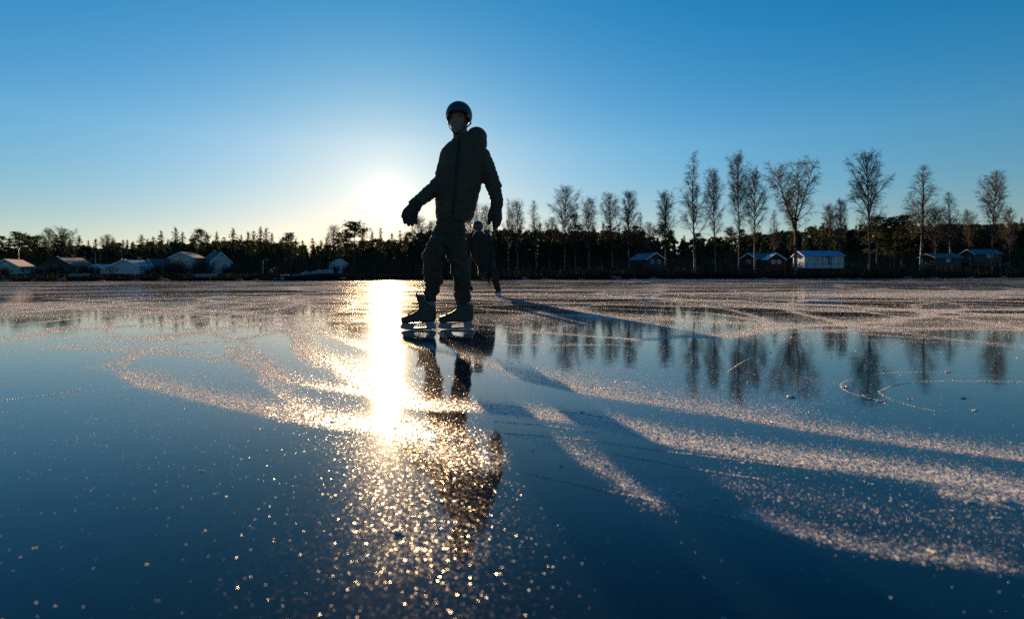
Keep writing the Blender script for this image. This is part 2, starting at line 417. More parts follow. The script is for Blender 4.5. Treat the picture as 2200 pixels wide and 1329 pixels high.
# ------------------------------------------------------------------ ice
def ice_material():
    m = bpy.data.materials.new('ice'); m.use_nodes = True
    t = m.node_tree
    for n in list(t.nodes): t.nodes.remove(n)
    L = t.links.new
    out = t.nodes.new('ShaderNodeOutputMaterial')
    co = t.nodes.new('ShaderNodeTexCoord')
    at = t.nodes.new('ShaderNodeAttribute'); at.attribute_name = 'frost'
    # long shallow ripples of the frozen surface
    n1 = t.nodes.new('ShaderNodeTexNoise'); n1.inputs['Scale'].default_value = 9; n1.inputs['Detail'].default_value = 3
    n2 = t.nodes.new('ShaderNodeTexNoise'); n2.inputs['Scale'].default_value = 60; n2.inputs['Detail'].default_value = 3
    L(co.outputs['Object'], n1.inputs['Vector']); L(co.outputs['Object'], n2.inputs['Vector'])
    b1 = t.nodes.new('ShaderNodeBump'); b1.inputs['Strength'].default_value = 1.0; b1.inputs['Distance'].default_value = 0.0004
    b2 = t.nodes.new('ShaderNodeBump'); b2.inputs['Strength'].default_value = 1.0; b2.inputs['Distance'].default_value = 0.00006
    L(n1.outputs['Fac'], b1.inputs['Height']); L(n2.outputs['Fac'], b2.inputs['Height']); L(b1.outputs[0], b2.inputs['Normal'])
    ice = t.nodes.new('ShaderNodeBsdfPrincipled')
    ice.inputs['Base Color'].default_value = (0.002, 0.010, 0.022, 1)
    ice.inputs['IOR'].default_value = 1.36
    ice.inputs['Roughness'].default_value = 0.045
    L(b2.outputs[0], ice.inputs['Normal'])
    # rime: grains on the ice
    v = t.nodes.new('ShaderNodeTexVoronoi'); v.inputs['Scale'].default_value = 260
    L(co.outputs['Object'], v.inputs['Vector'])
    vs = t.nodes.new('ShaderNodeVectorMath'); vs.operation = 'SUBTRACT'; vs.inputs[1].default_value = (0.5, 0.5, 0.5)
    L(v.outputs['Color'], vs.inputs[0])
    vm = t.nodes.new('ShaderNodeVectorMath'); vm.operation = 'MULTIPLY'; vm.inputs[1].default_value = (3.2, 3.2, 0.0)
    L(vs.outputs[0], vm.inputs[0])
    va = t.nodes.new('ShaderNodeVectorMath'); va.operation = 'ADD'; va.inputs[1].default_value = (0, 0, 1)
    L(vm.outputs[0], va.inputs[0])
    vn = t.nodes.new('ShaderNodeVectorMath'); vn.operation = 'NORMALIZE'; L(va.outputs[0], vn.inputs[0])
    dif = t.nodes.new('ShaderNodeBsdfDiffuse'); dif.inputs[0].default_value = (0.80, 0.78, 0.76, 1); L(vn.outputs[0], dif.inputs['Normal'])
    gl = t.nodes.new('ShaderNodeBsdfAnisotropic') if hasattr(bpy.types, 'ShaderNodeBsdfAnisotropic') else t.nodes.new('ShaderNodeBsdfGlossy')
    gl.inputs['Color'].default_value = (0.75, 0.72, 0.70, 1); gl.inputs['Roughness'].default_value = 0.32
    vm2 = t.nodes.new('ShaderNodeVectorMath'); vm2.operation = 'MULTIPLY'; vm2.inputs[1].default_value = (0.8, 0.8, 0.0); L(vs.outputs[0], vm2.inputs[0])
    va2 = t.nodes.new('ShaderNodeVectorMath'); va2.operation = 'ADD'; va2.inputs[1].default_value = (0, 0, 1); L(vm2.outputs[0], va2.inputs[0])
    vn2 = t.nodes.new('ShaderNodeVectorMath'); vn2.operation = 'NORMALIZE'; L(va2.outputs[0], vn2.inputs[0])
    L(vn2.outputs[0], gl.inputs['Normal'])
    fm = t.nodes.new('ShaderNodeMixShader'); fm.inputs[0].default_value = 0.16
    L(dif.outputs[0], fm.inputs[1]); L(gl.outputs[0], fm.inputs[2])
    # coverage: every grain is there or not, more of them where the map says so
    def cells(scale, gain, power):
        q = t.nodes.new('ShaderNodeTexVoronoi'); q.inputs['Scale'].default_value = scale; L(co.outputs['Object'], q.inputs['Vector'])
        sr = t.nodes.new('ShaderNodeSeparateColor'); L(q.outputs['Color'], sr.inputs[0])
        p = math_n(t, 'MULTIPLY', math_n(t, 'POWER', at.outputs['Fac'], power), gain)
        hit = math_n(t, 'GREATER_THAN', p, sr.outputs[2])
        rad = math_n(t, 'LESS_THAN', q.outputs['Distance'], math_n(t, 'MULTIPLY_ADD', sr.outputs[1], 0.35, 0.22))
        return math_n(t, 'MULTIPLY', hit, rad)
    fine = cells(380, 0.9, 1.3); mid = cells(190, 0.30, 1.7); coarse = cells(60, 0.07, 2.0)
    cov = math_n(t, 'MAXIMUM', math_n(t, 'MAXIMUM', fine, mid), coarse)
    cov = math_n(t, 'MULTIPLY', cov, 0.92)
    base = math_n(t, 'MINIMUM', math_n(t, 'MULTIPLY', math_n(t, 'POWER', at.outputs['Fac'], 1.6), 0.42), 0.55)
    cov = math_n(t, 'MAXIMUM', cov, base)
    film = t.nodes.new('ShaderNodeBsdfPrincipled')      # the thin rimed film that widens the sun's path
    film.inputs['Base Color'].default_value = (0.004, 0.012, 0.022, 1); film.inputs['IOR'].default_value = 1.31; film.inputs['Roughness'].default_value = 0.17
    L(b2.outputs[0], film.inputs['Normal'])
    mf = t.nodes.new('ShaderNodeMixShader'); mf.inputs[0].default_value = 0.04; L(ice.outputs[0], mf.inputs[1]); L(film.outputs[0], mf.inputs[2])
    mx = t.nodes.new('ShaderNodeMixShader'); L(cov, mx.inputs[0]); L(mf.outputs[0], mx.inputs[1]); L(fm.outputs[0], mx.inputs[2])
    L(mx.outputs[0], out.inputs[0])
    return m
def build_ice():
    a_in = np.radians(np.linspace(-47, 47, 760))
    a_out = np.radians(np.linspace(47, 313, 70))[1:-1]
    A = np.concatenate([a_in, a_out]); nA = len(A)
    Rr = np.concatenate([np.exp(np.linspace(math.log(0.22), math.log(110), 620)), np.exp(np.linspace(math.log(114), math.log(900), 30))])
    nR = len(Rr)
    X = np.outer(Rr, np.sin(A)); Y = np.outer(Rr, np.cos(A))
    V = np.stack([X.ravel(), Y.ravel(), np.zeros(X.size)], 1)
    V = np.vstack([V, [[0, 0, 0]]])
    i = np.arange(nR - 1)[:, None] * nA; k = np.arange(nA)[None, :]; k2 = (k + 1) % nA
    F = np.stack([(i + k), (i + k2), (i + nA + k2), (i + nA + k)], -1).reshape(-1, 4)[:, ::-1]
    o = mesh_np('ice', V, F, ice_material(), smooth=True)
    me = o.data
    fr = frost(V[:, 0].astype(float), V[:, 1].astype(float)); fr[-1] = 0
    fr = np.where((V[:, 1] < 0) | (np.abs(V[:, 0]) > 3 * np.abs(V[:, 1]) + 3), 0.15, fr)
    at = me.attributes.new('frost', 'FLOAT', 'POINT'); at.data.foreach_set('value', fr.astype(np.float32))
    # close the disc under the camera
    cap = MB(); n = 48
    cap.add([(0.221 * math.sin(2*math.pi*j/n), 0.221 * math.cos(2*math.pi*j/n), -0.0005) for j in range(n)], [tuple(range(n))[::-1]])
    c = cap.build('ice_patch', me.materials[0], o)
    return prop(o, 'smooth dark lake ice with skate tracks', kind='structure')
ice = build_ice()

# ---- ice dust: loose grains lying on the ice
def grain_material():
    m = bpy.data.materials.new('ice_dust'); m.use_nodes = True
    t = m.node_tree
    for n in list(t.nodes): t.nodes.remove(n)
    L = t.links.new
    out = t.nodes.new('ShaderNodeOutputMaterial')
    d = t.nodes.new('ShaderNodeBsdfDiffuse'); d.inputs[0].default_value = (0.76, 0.75, 0.75, 1)
    tr = t.nodes.new('ShaderNodeBsdfTranslucent'); tr.inputs[0].default_value = (0.85, 0.86, 0.88, 1)
    gl = t.nodes.new('ShaderNodeBsdfGlossy'); gl.inputs['Roughness'].default_value = 0.38; gl.inputs[0].default_value = (0.9, 0.9, 0.9, 1)
    m1 = t.nodes.new('ShaderNodeMixShader'); m1.inputs[0].default_value = 0.65
    m2 = t.nodes.new('ShaderNodeMixShader'); m2.inputs[0].default_value = 0.13
    L(d.outputs[0], m1.inputs[1]); L(tr.outputs[0], m1.inputs[2]); L(m1.outputs[0], m2.inputs[1]); L(gl.outputs[0], m2.inputs[2])
    L(m2.outputs[0], out.inputs[0])
    return m
M['dust'] = grain_material()
OCT = np.array([(1,0,0),(0,1,0),(-1,0,0),(0,-1,0),(0,0,1),(0,0,-1)], float)
OCF = np.array([(0,1,4),(1,2,4),(2,3,4),(3,0,4),(1,0,5),(2,1,5),(3,2,5),(0,3,5)])
def grains(name, xy, size, seed, label):
    r = np.random.default_rng(seed); n = len(xy)
    q = r.normal(size=(n, 4)); q /= np.linalg.norm(q, axis=1)[:, None]
    w, x, y, z = q.T
    R = np.stack([1-2*(y*y+z*z), 2*(x*y-w*z), 2*(x*z+w*y), 2*(x*y+w*z), 1-2*(x*x+z*z), 2*(y*z-w*x), 2*(x*z-w*y), 2*(y*z+w*x), 1-2*(x*x+y*y)], 1).reshape(n, 3, 3)
    s = size[:, None, None] * r.uniform(0.45, 1.25, (n, 6, 1))
    V = np.einsum('nij,nkj->nki', R, OCT[None] * s)
    V[..., 2] = np.maximum(V[..., 2] * 0.8 + size[:, None] * 0.45, 0.0002)
    V[..., 0] += xy[:, 0, None]; V[..., 1] += xy[:, 1, None]
    F = (np.arange(n)[:, None, None] * 6 + OCF[None]).reshape(-1, 3)
    return prop(mesh_np(name, V.reshape(-1, 3), F, M['dust']), label, kind='stuff')
def scatter():
    r = np.random.default_rng(11)
    n = 5200000
    d = 0.45 * (16.0 / 0.45) ** r.random(n)            # log spaced, thinned below to even cover
    keep = r.random(n) < np.clip((d / 5.0) ** 2, 0, 1) * np.where(d > 5, (5.0 / d) ** 1.2, 1)
    d = d[keep]
    a = r.uniform(-0.80, 0.80, len(d)); x = d * np.tan(a) ; y = d
    f = frost(x, y)
    nz = fbm(x * 26, y * 26, 77, 3)
    base = 0.005 + 0.015 * np.clip((d - 1.2) / 3, 0, 1)
    p = np.clip((f * (0.4 + 1.3 * nz)) ** 1.6, 0, 1.5) * 1.3 + base
    k = r.random(len(d)) < p
    x, y, d = x[k], y[k], d[k]
    print('grains', len(x))
    s = np.exp(r.normal(math.log(0.00070), 0.42, len(x))) * (1 + 0.13 * np.maximum(d - 1.5, 0))
    big = r.random(len(x)) < 0.012; s[big] *= 2.0
    grains('ice_dust', np.stack([x, y], 1), s, 5, 'fine ice grains scattered along the skate tracks')
    # dust lining the thin cuts
    X = []; S = []
    for line in THIN:
        a = smooth_line(line, 14); seg = np.linalg.norm(np.diff(a, axis=0), axis=1); tot = seg.sum()
        m = int(tot * 900); u = r.random(m) * tot; c = np.concatenate([[0], np.cumsum(seg)])
        i = np.clip(np.searchsorted(c, u) - 1, 0, len(seg) - 1); t = (u - c[i]) / seg[i]
        p = a[i] + (a[i + 1] - a[i]) * t[:, None] + r.normal(0, 0.0016, (m, 2))
        X.append(p); S.append(np.exp(r.normal(math.log(0.0011), 0.35, m)))
    grains('cut_dust', np.vstack(X), np.concatenate(S), 6, 'ice grains lining the thin cuts of skate blades')
scatter()

# ---- larger crumbs of snow, each a thing
def lump_mesh(seed, n=7):
    r = random.Random(seed); mb = MB()
    for i in range(n):
        mb.ball((r.uniform(-1, 1) * 0.8, r.uniform(-0.5, 0.5) * 0.8, r.uniform(0.05, 0.4)), (r.uniform(0.25, 0.6), r.uniform(0.25, 0.5), r.uniform(0.2, 0.42)), seg=8, rings=6)
    return mb
LUMPS = [ # px, py, half width px, label
 (1205,1002,6,'dark crumb of snow nearest the skater reflection, in the shaded ice'), (1460,1059,7,'dark snow crumb in the shadow, left of the widest one'),
 (1536,1071,11,'widest dark snow crumb in the long shadow at the right'), (1250,886,6,'small dark snow crumb high up in the shaded strip'),
 (1413,1036,4,'tiny dark crumb of snow where the thin cut meets the shadow'), (1143,968,4,'tiny shaded crumb of snow just right of the reflected arm'),
 (1816,831,15,'widest dark clump of snow on the bend of the curved cut'), (1862,851,11,'second dark snow clump along the curved cut, lower right of the bend'),
 (1893,862,12,'long dark sliver of snow at the lower end of the curved cut'), (1957,858,6,'small dark snow crumb between the two curved cuts'),
 (2068,855,7,'dark snow crumb right of the two curved cuts'), (2092,882,6,'dark snow crumb lowest right of the curved cuts'),
 (1702,853,17,'flat pale flake of snow lying alone on blue ice'), (1609,822,6,'pale round crumb of snow left of the flat flake'),
 (2036,799,6,'pale crumb of snow at the end of the upper thin cut'), (1785,767,4,'small pale crumb by the birch reflections'),
 (1655,757,4,'small dark crumb between the birch reflections'), (2080,1078,11,'pale snow lump with others in the right foreground band'),
 (2152,1075,19,'largest pale pile of snow crumbs at the right edge'), (2132,1112,8,'pale snow lump below the largest pile at the right'),
 (2112,1201,7,'lone pale snow lump at the lower right'), (1870,1040,6,'pale snow lump inside the wide right band'),
 (430,1012,7,'lone pale snow crumb on dark blue ice at the left'), (1213,1198,4,'single bright crumb right of the reflected head'),
 (73,1177,5,'bright crumb on the dark ice at the lower left'), (313,1213,6,'bright crumb low on the dark ice, right of another'),
 (1104,1206,5,'bright crumb just right of the reflected helmet'), (855,1143,12,'pale flat crumb in the glitter under the sun'),
]
def lumps():
    for i, (px, py, hw, lab) in enumerate(LUMPS):
        x, y = G(px, py); s = hw / F_PX * y / 1.2
        o = lump_mesh(100 + i, 5 + i % 4).build('snow_crumb', M['dust'])
        o.location = (x, y, 0); flat = 0.42 if hw > 10 and py < 900 else 0.75
        o.scale = (s, s, s * flat); o.rotation_euler = (0, 0, random.Random(i).uniform(-0.5, 0.5))
        prop(o, lab, 'snow crumb', 'snow crumbs lying on the ice')
lumps()

# ------------------------------------------------------------------ shore
def shore_y(x):            # where the ice ends
    a = np.array([-400, -90, -45, -20, 0, 25, 60, 120, 400.]); b = np.array([88, 90, 88, 82, 92, 100, 112, 125, 135.])
    return np.interp(x, a, b)
def ground_z(x, y):
    s = y - shore_y(x)
    rise = np.interp(x, [-120, -20, 0, 40, 150], [1.3, 1.2, 1.8, 2.3, 2.2])
    z = np.where(s < 0, s * 0.3, rise * (1 - np.exp(-s / 10.0)) + np.clip(s - 40, 0, 400) * 0.010)
    z = z + np.clip(s / 6, 0, 1) * (fbm(x * 0.12, y * 0.12, 51) - 0.5) * 0.9
    return z
def build_ground():
    xs = np.concatenate([np.linspace(-900, -160, 12), np.linspace(-150, 220, 200), np.linspace(240, 900, 12)])
    ss = np.concatenate([np.linspace(-2, 30, 50), np.linspace(32, 200, 50), np.linspace(220, 1500, 12)])
    Xg, Sg = np.meshgrid(xs, ss); Yg = shore_y(Xg) + Sg + (fbm(Xg * 0.15, Xg * 0 + 3, 61) - 0.5) * 9 * (Sg < 40)
    Z = ground_z(Xg, np.maximum(Yg, shore_y(Xg) - 2)); Z[0] = -0.6
    V = np.stack([Xg.ravel(), Yg.ravel(), Z.ravel()], 1)
    nx = len(xs); i = np.arange(len(ss) - 1)[:, None] * nx; k = np.arange(nx - 1)[None, :]
    F = np.stack([i + k, i + k + 1, i + nx + k + 1, i + nx + k], -1).reshape(-1, 4)
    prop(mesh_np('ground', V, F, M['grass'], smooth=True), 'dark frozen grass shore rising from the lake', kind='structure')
build_ground()
def gz(x, y): return float(ground_z(np.array([x]), np.array([y]))[0])

# ------------------------------------------------------------------ trees
def leaf_quads(C, S, seed, flat=0.5):
    """many small irregular faces round the centres C (n,3) with size S (n,)"""
    r = np.random.default_rng(seed); n = len(C)
    u = r.normal(size=(n, 3)); u[:, 2] *= flat; u /= np.linalg.norm(u, axis=1)[:, None]
    w = r.normal(size=(n, 3)); w[:, 2] *= flat; w -= (w * u).sum(1)[:, None] * u; w /= np.linalg.norm(w, axis=1)[:, None]
    s = S[:, None]
    V = np.stack([C - u * s * r.uniform(.6, 1.2, (n, 1)), C - w * s * r.uniform(.2, .6, (n, 1)), C + u * s * r.uniform(.6, 1.2, (n, 1)), C + w * s * r.uniform(.2, .6, (n, 1))], 1)
    return V.reshape(-1, 3), np.arange(4 * n).reshape(n, 4)
def spruce_points(h, rmax, seed, dens=1.0, low=0.08):
    r = np.random.default_rng(seed); C = []; S = []
    nl = int(h * 1.7)
    for i in range(nl):
        t = (i + r.uniform(-.3, .3)) / nl; t = min(max(t, 0), 1); z = h * (low + (1 - low) * t)
        R = rmax * 1.12 * (1 - t) ** 0.72 * r.uniform(0.88, 1.08) + 0.15
        nb = int(r.integers(6, 10))
        for k in range(nb):
            a = r.uniform(0, 2 * math.pi); Rb = R * r.uniform(0.55, 1.2)
            m = max(2, int(Rb * 4.5 * dens))
            for j in range(m):
                q = (j + r.uniform(0.2, 1)) / m
                C.append((math.cos(a) * Rb * q + r.normal(0, .1), math.sin(a) * Rb * q + r.normal(0, .1), z - Rb * q * 0.28 + r.normal(0, 0.22)))
                S.append(r.uniform(0.32, 0.58) * (1 - 0.3 * t) * (1.25 if dens < 0.6 else 1))
    C.append((0, 0, h)); S.append(0.2)
    return np.array(C), np.array(S)
def pine_points(h, rmax, seed, dens=1.0):
    r = np.random.default_rng(seed); C = []; S = []
    for i in range(int(64 * dens)):
        t = r.uniform(0, 1) ** 0.8; z = h * (0.27 + 0.71 * t)
        R = rmax * (math.sin(math.pi * min(1, (t * 0.85 + 0.15))) ** 0.6) * r.uniform(0.2, 1.0); a = r.uniform(0, 2 * math.pi)
        c = np.array([math.cos(a) * R, math.sin(a) * R, z]); rr = r.uniform(0.55, 1.0) * rmax * 0.32
        m = int(34)
        C.append(c + r.normal(size=(m, 3)) * rr * np.array([1, 1, .45]) * 0.7); S.append(r.uniform(0.24, 0.46, m))
    C.append(np.array([[0, 0, h]])); S.append(np.array([.25]))
    return np.vstack(C), np.concatenate(S)
def trunk_mesh(h, r0, seed, top=0.95, limbs=10, lo=0.3):
    rr = random.Random(seed); mb = MB(); pts = [(rr.uniform(-.03, .03) * i, rr.uniform(-.03, .03) * i, h * top * i / 7) for i in range(8)]
    pts[0] = (0, 0, -0.5)
    mb.tube(pts, [r0 * (1.15 - 1.08 * i / 7) for i in range(8)], 8)
    for i in range(limbs):
        t = rr.uniform(lo, 0.9); a = rr.uniform(0, 6.28); L = h * 0.12 * (1.1 - t)
        p = Vector((0, 0, h * t)); mb.tube([p, p + Vector((math.cos(a) * L, math.sin(a) * L, L * 0.3))], [r0 * 0.25 * (1.1 - t), 0.01], 4)
    return mb
PROT = {}
def make_conifer(kind, i):
    h = 18.0
    root = empty('spruce' if kind == 'spruce' else 'pine', (0, 0, 0))
    if kind == 'spruce':
        C, S = spruce_points(h, 2.3 + 0.35 * i, 40 + i); m = M['needles_dark'] if i % 2 else M['needles']
        trunk_mesh(h, 0.2, i).build('trunk', M['bark'], root, True)
    else:
        C, S = pine_points(h, 2.6 + 0.3 * i, 60 + i); m = M['pine_needles'] if i % 2 else M['needles']
        trunk_mesh(h, 0.24, 20 + i, 0.9, 16, 0.45).build('trunk', M['bark'], root, True)
    V, F = leaf_quads(C, S, 80 + i)
    mesh_np('crown', V, F, m, root)
    return root
def grow_birch(h, spread, seed, form):
    """form: 'narrow' (spire), 'oval', 'fork' (round head on splitting stems)"""
    r = random.Random(seed); trunk = MB(); crown = MB()
    def stem(p, d, L, r0, wob, n=9):
        pts = [p]; q = Vector(p); dd = Vector(d).normalized()
        for i in range(n):
            dd = (dd + Vector((r.gauss(0, wob), r.gauss(0, wob), 0.04))).normalized(); q = q + dd * (L / n); pts.append(q.copy())
        return pts
    def twig(p, d, L, rad, lvl):
        n = 4 if lvl < 3 else 2
        pts = [Vector(p)]; dd = Vector(d).normalized()
        for i in range(n):
            droop = (0.10 if lvl == 1 else -0.08 if lvl == 2 else -0.35)
            dd = (dd + Vector((r.gauss(0, .12), r.gauss(0, .12), droop + r.gauss(0, .08)))).normalized()
            pts.append(pts[-1] + dd * (L / n))
        crown.tube(pts, [rad * (1 - 0.75 * i / n) for i in range(n + 1)], 4 if lvl < 2 else 3, cap=False)
        if lvl >= 3: return
        k = {1: max(5, int(L * 4.6)), 2: max(4, int(L * 6.5))}[lvl]
        for i in range(k):
            t = r.uniform(0.18, 1.0); j = min(int(t * n), n - 1); q = pts[j].lerp(pts[j + 1], t * n - j)
            base = (pts[j + 1] - pts[j]).normalized()
            sd = Vector((r.gauss(0, 1), r.gauss(0, 1), r.gauss(0, .6))).normalized()
            nd = (base * 0.9 + sd * 0.75).normalized()
            LL = L * (1.1 - 0.65 * t) * r.uniform(0.3, 0.6) if lvl == 1 else r.uniform(0.35, 0.9)
            twig(q, nd, LL, {1: 0.024, 2: 0.014}[lvl], lvl + 1)
    stems = []
    if form == 'fork':
        s0 = stem(Vector((0, 0, -0.4)), (0.02, 0, 1), h * 0.50, 0.22, 0.025)
        trunk.tube(s0, [0.27 - 0.09 * i / 9 for i in range(10)], 10)
        stems.append((s0, 0.55, 0.18, 1.0))
        for k in range(4):
            a = k * 1.6 + r.uniform(-.3, .3); start = s0[6 + (k % 4)]
            s = stem(start, (math.cos(a) * 0.30, math.sin(a) * 0.30, 1), h * (0.98 - start.z / h) * r.uniform(0.85, 1.0), 0.12, 0.05)
            trunk.tube(s, [0.13 - 0.115 * i / 9 for i in range(10)], 6); stems.append((s, 0.1, 0.12, 0.62))
    else:
        s0 = stem(Vector((0, 0, -0.4)), (r.uniform(-.03, .03), 0, 1), h + 0.4, 0.2, 0.022, 14)
        trunk.tube(s0, [0.235 * (1 - 0.94 * i / 14) for i in range(15)], 10)
        stems.append((s0, 0.30, 0.2, 1.0))
    for s, lo, rr, ln in stems:
        n = len(s) - 1; zt = s[-1].z
        nb = int((46 if form != 'fork' else (15 if ln == 1 else 19)) * (1.0 if h > 15 else 0.8))
        for i in range(nb):
            t = lo + (1 - lo) * ((i + r.uniform(0, 1)) / nb); t = min(t, 0.995); j = min(int(t * n), n - 1)
            q = s[j].lerp(s[j + 1], t * n - j); hz = (q.z / h)
            if form == 'narrow': prof = 1.15 * (1 - hz) ** 0.75 + 0.07
            elif form == 'oval': prof = math.sin(math.pi * min(max((hz - 0.22) / 0.80, 0.02), 0.98)) ** 0.7 * 0.85
            else: prof = math.sin(math.pi * min(max((hz - 0.30) / 0.72, 0.04), 0.98)) ** 0.6 * (0.8 if ln == 1 else 0.55)
            L = spread * prof * r.uniform(0.65, 1.2)
            a = i * 2.4 + r.uniform(-.5, .5); up = {'narrow': 1.05, 'oval': 0.85, 'fork': 0.6}[form] + 0.6 * hz
            twig(q, (math.cos(a), math.sin(a), up), max(L, 0.5), 0.030 + 0.012 * L, 1)
    return trunk, crown
def make_birch(i):
    form, h, sp, seed = [('narrow', 22, 5.2, 5), ('oval', 20, 5.6, 9), ('fork', 20, 6.2, 14), ('narrow', 18, 4.6, 23), ('oval', 17, 5.0, 31), ('oval', 19, 6.2, 37)][i]
    tr, cr = grow_birch(h, sp, seed, form)
    root = empty('birch_tree', (0, 0, 0))
    tr.build('trunk', M['birch'], root, True); cr.build('crown', M['twigs'], root)
    root['h'] = float(h)
    return root
protos = {}
def place(kind, idx, px, top_y, d, rz=None, wid=1.0):
    key = (kind, idx)
    for _ in range(6): d = max(d, float(shore_y((px - 1100) / F_PX * d)) + 7)
    x = (px - 1100) / F_PX * d; zb = gz(x, d); zt = CAM_H + (HZ(px) - top_y) / F_PX * d
    first = key not in protos
    if first:
        protos[key] = (make_birch(idx) if kind == 'birch' else make_conifer(kind, idx))
        protos[key]['h0'] = float(protos[key]['h']) if kind == 'birch' else 18.0
        if 'h' in protos[key].keys(): del protos[key]['h']
    base = protos[key]; s = (zt - zb) / base['h0']
    rz = rz if rz is not None else random.Random(px * 7 + idx).uniform(0, 6.28)
    if first:
        o = base; o.location = (x, d, zb); o.rotation_euler = (0, 0, rz); o.scale = (s * wid, s * wid, s)
    else:
        o = copy_tree(base, (x, d, zb), rz, (s * wid, s * wid, s))
    return o
# the tall leafless birches on the right shore, each its own
BIG = [
 (1493, 330, 112, 0, 1.0, 'tallest birch, a narrow bare spire on the right shore'),
 (1537, 368, 116, 1, .68, 'bare birch just right of the tallest spire-shaped one'),
 (1587, 343, 114, 5, .62, 'tall bare birch standing between two lower ones left of the wide round one'),
 (1622, 372, 118, 4, .75, 'bare birch with a crooked top, close left of the widest birch'),
 (1710, 339, 110, 2, 1.08, 'widest birch with a round forked head left of the blue bungalow'),
 (1868, 340, 116, 5, .80, 'open bare birch with ragged side limbs beside the dense evergreens'),
 (1976, 357, 118, 3, 1.2, 'evenly oval bare birch right of the dense evergreens'),
 (2132, 374, 116, 1, .85, 'rightmost tall birch with a white trunk near the frame edge'),
 (2046, 415, 150, 3, 1.1, 'smaller bushy bare birch between the two rightmost tall ones'),
 (1430, 418, 150, 4, .9, 'slim bare birch alone in the gap left of the tallest spire'),
 (1213, 410, 170, 5, .95, 'highest bare birch in the group right of the skaters'),
 (1153, 432, 172, 3, .95, 'narrow pointed birch just right of the far skater'),
]
for px, ty, d, k, w, lab in BIG:
    prop(place('birch', k, px, ty, d, None, w), lab, 'tree', 'bare birches along the far shore')
SMALL = [(1265,431,175,4,.9),(1316,419,172,1,.9),(1352,420,170,5,.85),(1378,458,180,3,.8),(1092,428,182,0,.8),(1112,436,176,4,.8),
         (1028,432,178,0,.8),(1046,446,182,4,.8),(1012,452,185,5,.8),(1664,452,165,3,.8),(1783,445,170,4,.9),(1806,436,172,5,.7),
         (2010,450,160,4,.9),(2085,455,165,1,.8),(2168,455,170,5,.8),(1920,470,170,3,.8),
         (1180,470,190,1,.9),(1236,462,190,4,.8),(1400,480,190,1,.9),(900,470,220,4,1),(925,478,225,1,1)]
for px, ty, d, k, w in SMALL:
    prop(place('birch', k, px, ty, d, None, w), 'smaller bare birch standing among the dark woods of the far shore', 'tree', 'small bare birches before the woods')
LEFTB = [(105,494,240,4,1.0,'bare tree left of the round-headed bare tree above the dark house'), (120,498,238,3,1.0,'thin bare tree next to the round-headed one on the left shore'),
         (138,487,236,2,1.1,'round-headed bare tree rising over the left shore firs'), (716,488,232,4,1.1,'bare tree left of the large sunlit pine'),
         (225,506,238,1,1.0,'bare tree behind the lamp post by the white garage')]
for px, ty, d, k, w, lab in LEFTB:
    prop(place('birch', k, px, ty, d, None, w), lab, 'tree', 'bare trees on the left shore')
r_ = random.Random(4)
LC = [(3,504,'p'),(20,508,'s'),(33,496,'p'),(48,499,'p'),(61,504,'p'),(74,507,'p'),(84,505,'p'),(97,510,'s'),(121,502,'s'),(133,505,'p'),(152,512,'s'),(170,505,'s'),(190,515,'s'),
      (206,512,'s'),(232,510,'p'),(243,508,'s'),(265,514,'s'),(274,514,'s'),(286,517,'s'),(304,503,'p'),(318,512,'s'),(329,507,'s'),(346,494,'s'),(361,512,'p'),(377,487,'s'),(392,497,'p'),
      (413,505,'s'),(431,490,'p'),(446,504,'s'),(466,497,'p'),(482,508,'s'),(501,489,'s'),(518,503,'s'),(533,497,'s'),(545,494,'p'),(560,486,'s'),(573,488,'s'),(584,500,'p'),(604,515,'s'),
      (621,498,'p'),(636,512,'p'),(650,515,'p'),(672,510,'s'),(690,514,'p'),(702,512,'s'),(728,500,'p'),(780,492,'p'),(800,495,'p'),(818,488,'s'),(842,500,'p'),(860,493,'s'),(880,497,'p'),
      (905,490,'s'),(930,496,'p'),(955,492,'s'),(1003,492,'p'),(1018,490,'s')]
for i, (px, ty, k) in enumerate(LC):
    if k == 'p' and i % 3 and px > 100: k = 's'
    o = place('spruce' if k == 's' else 'pine', i % 4, px, ty, 222 + r_.uniform(-14, 18), None, r_.uniform(1.2, 1.65) if k == 's' else r_.uniform(1.0, 1.3))
    if px == 377: lab = 'pointed fir highest of the row left of the sun, above the white houses'
    elif px == 501: lab = 'pointed fir standing free right of the white gabled house'
    else: lab = 'dark conifer in the long row of woods left of the sun'
    prop(o, lab, 'tree', 'conifers of the left shore woods')
prop(place('pine', 3, 762, 473, 205, None, 1.75), 'large broad pine lit from behind just left of the sun', 'tree')
prop(place('pine', 1, 745, 492, 210, None, 1.3), 'pine leaning on the left flank of the large broad pine', 'tree')
RC = [(1060,488,'s'),(1085,486,'s'),(1100,480,'s'),(1118,485,'s'),(1135,492,'p'),(1160,480,'s'),(1185,492,'p'),(1195,482,'s'),(1222,486,'s'),(1240,482,'p'),(1252,486,'s'),(1275,482,'s'),
      (1296,478,'s'),(1310,484,'p'),(1330,480,'s'),(1345,484,'s'),(1366,482,'p'),(1380,490,'s'),(1396,505,'s'),(1424,478,'p'),(1440,492,'p'),(1470,505,'s'),(1500,500,'p'),
      (1568,487,'p'),(1592,490,'p'),(1640,505,'s'),(1666,500,'s'),(1700,498,'s'),(1730,490,'s'),(1752,482,'s'),(1768,478,'s'),(1795,484,'s'),(1815,488,'s'),(1840,482,'s'),
      (2020,480,'s'),(2050,485,'p'),(2076,480,'s'),(2100,482,'s'),(2118,484,'p'),(2150,478,'s'),(2175,480,'s'),(2195,466,'s')]
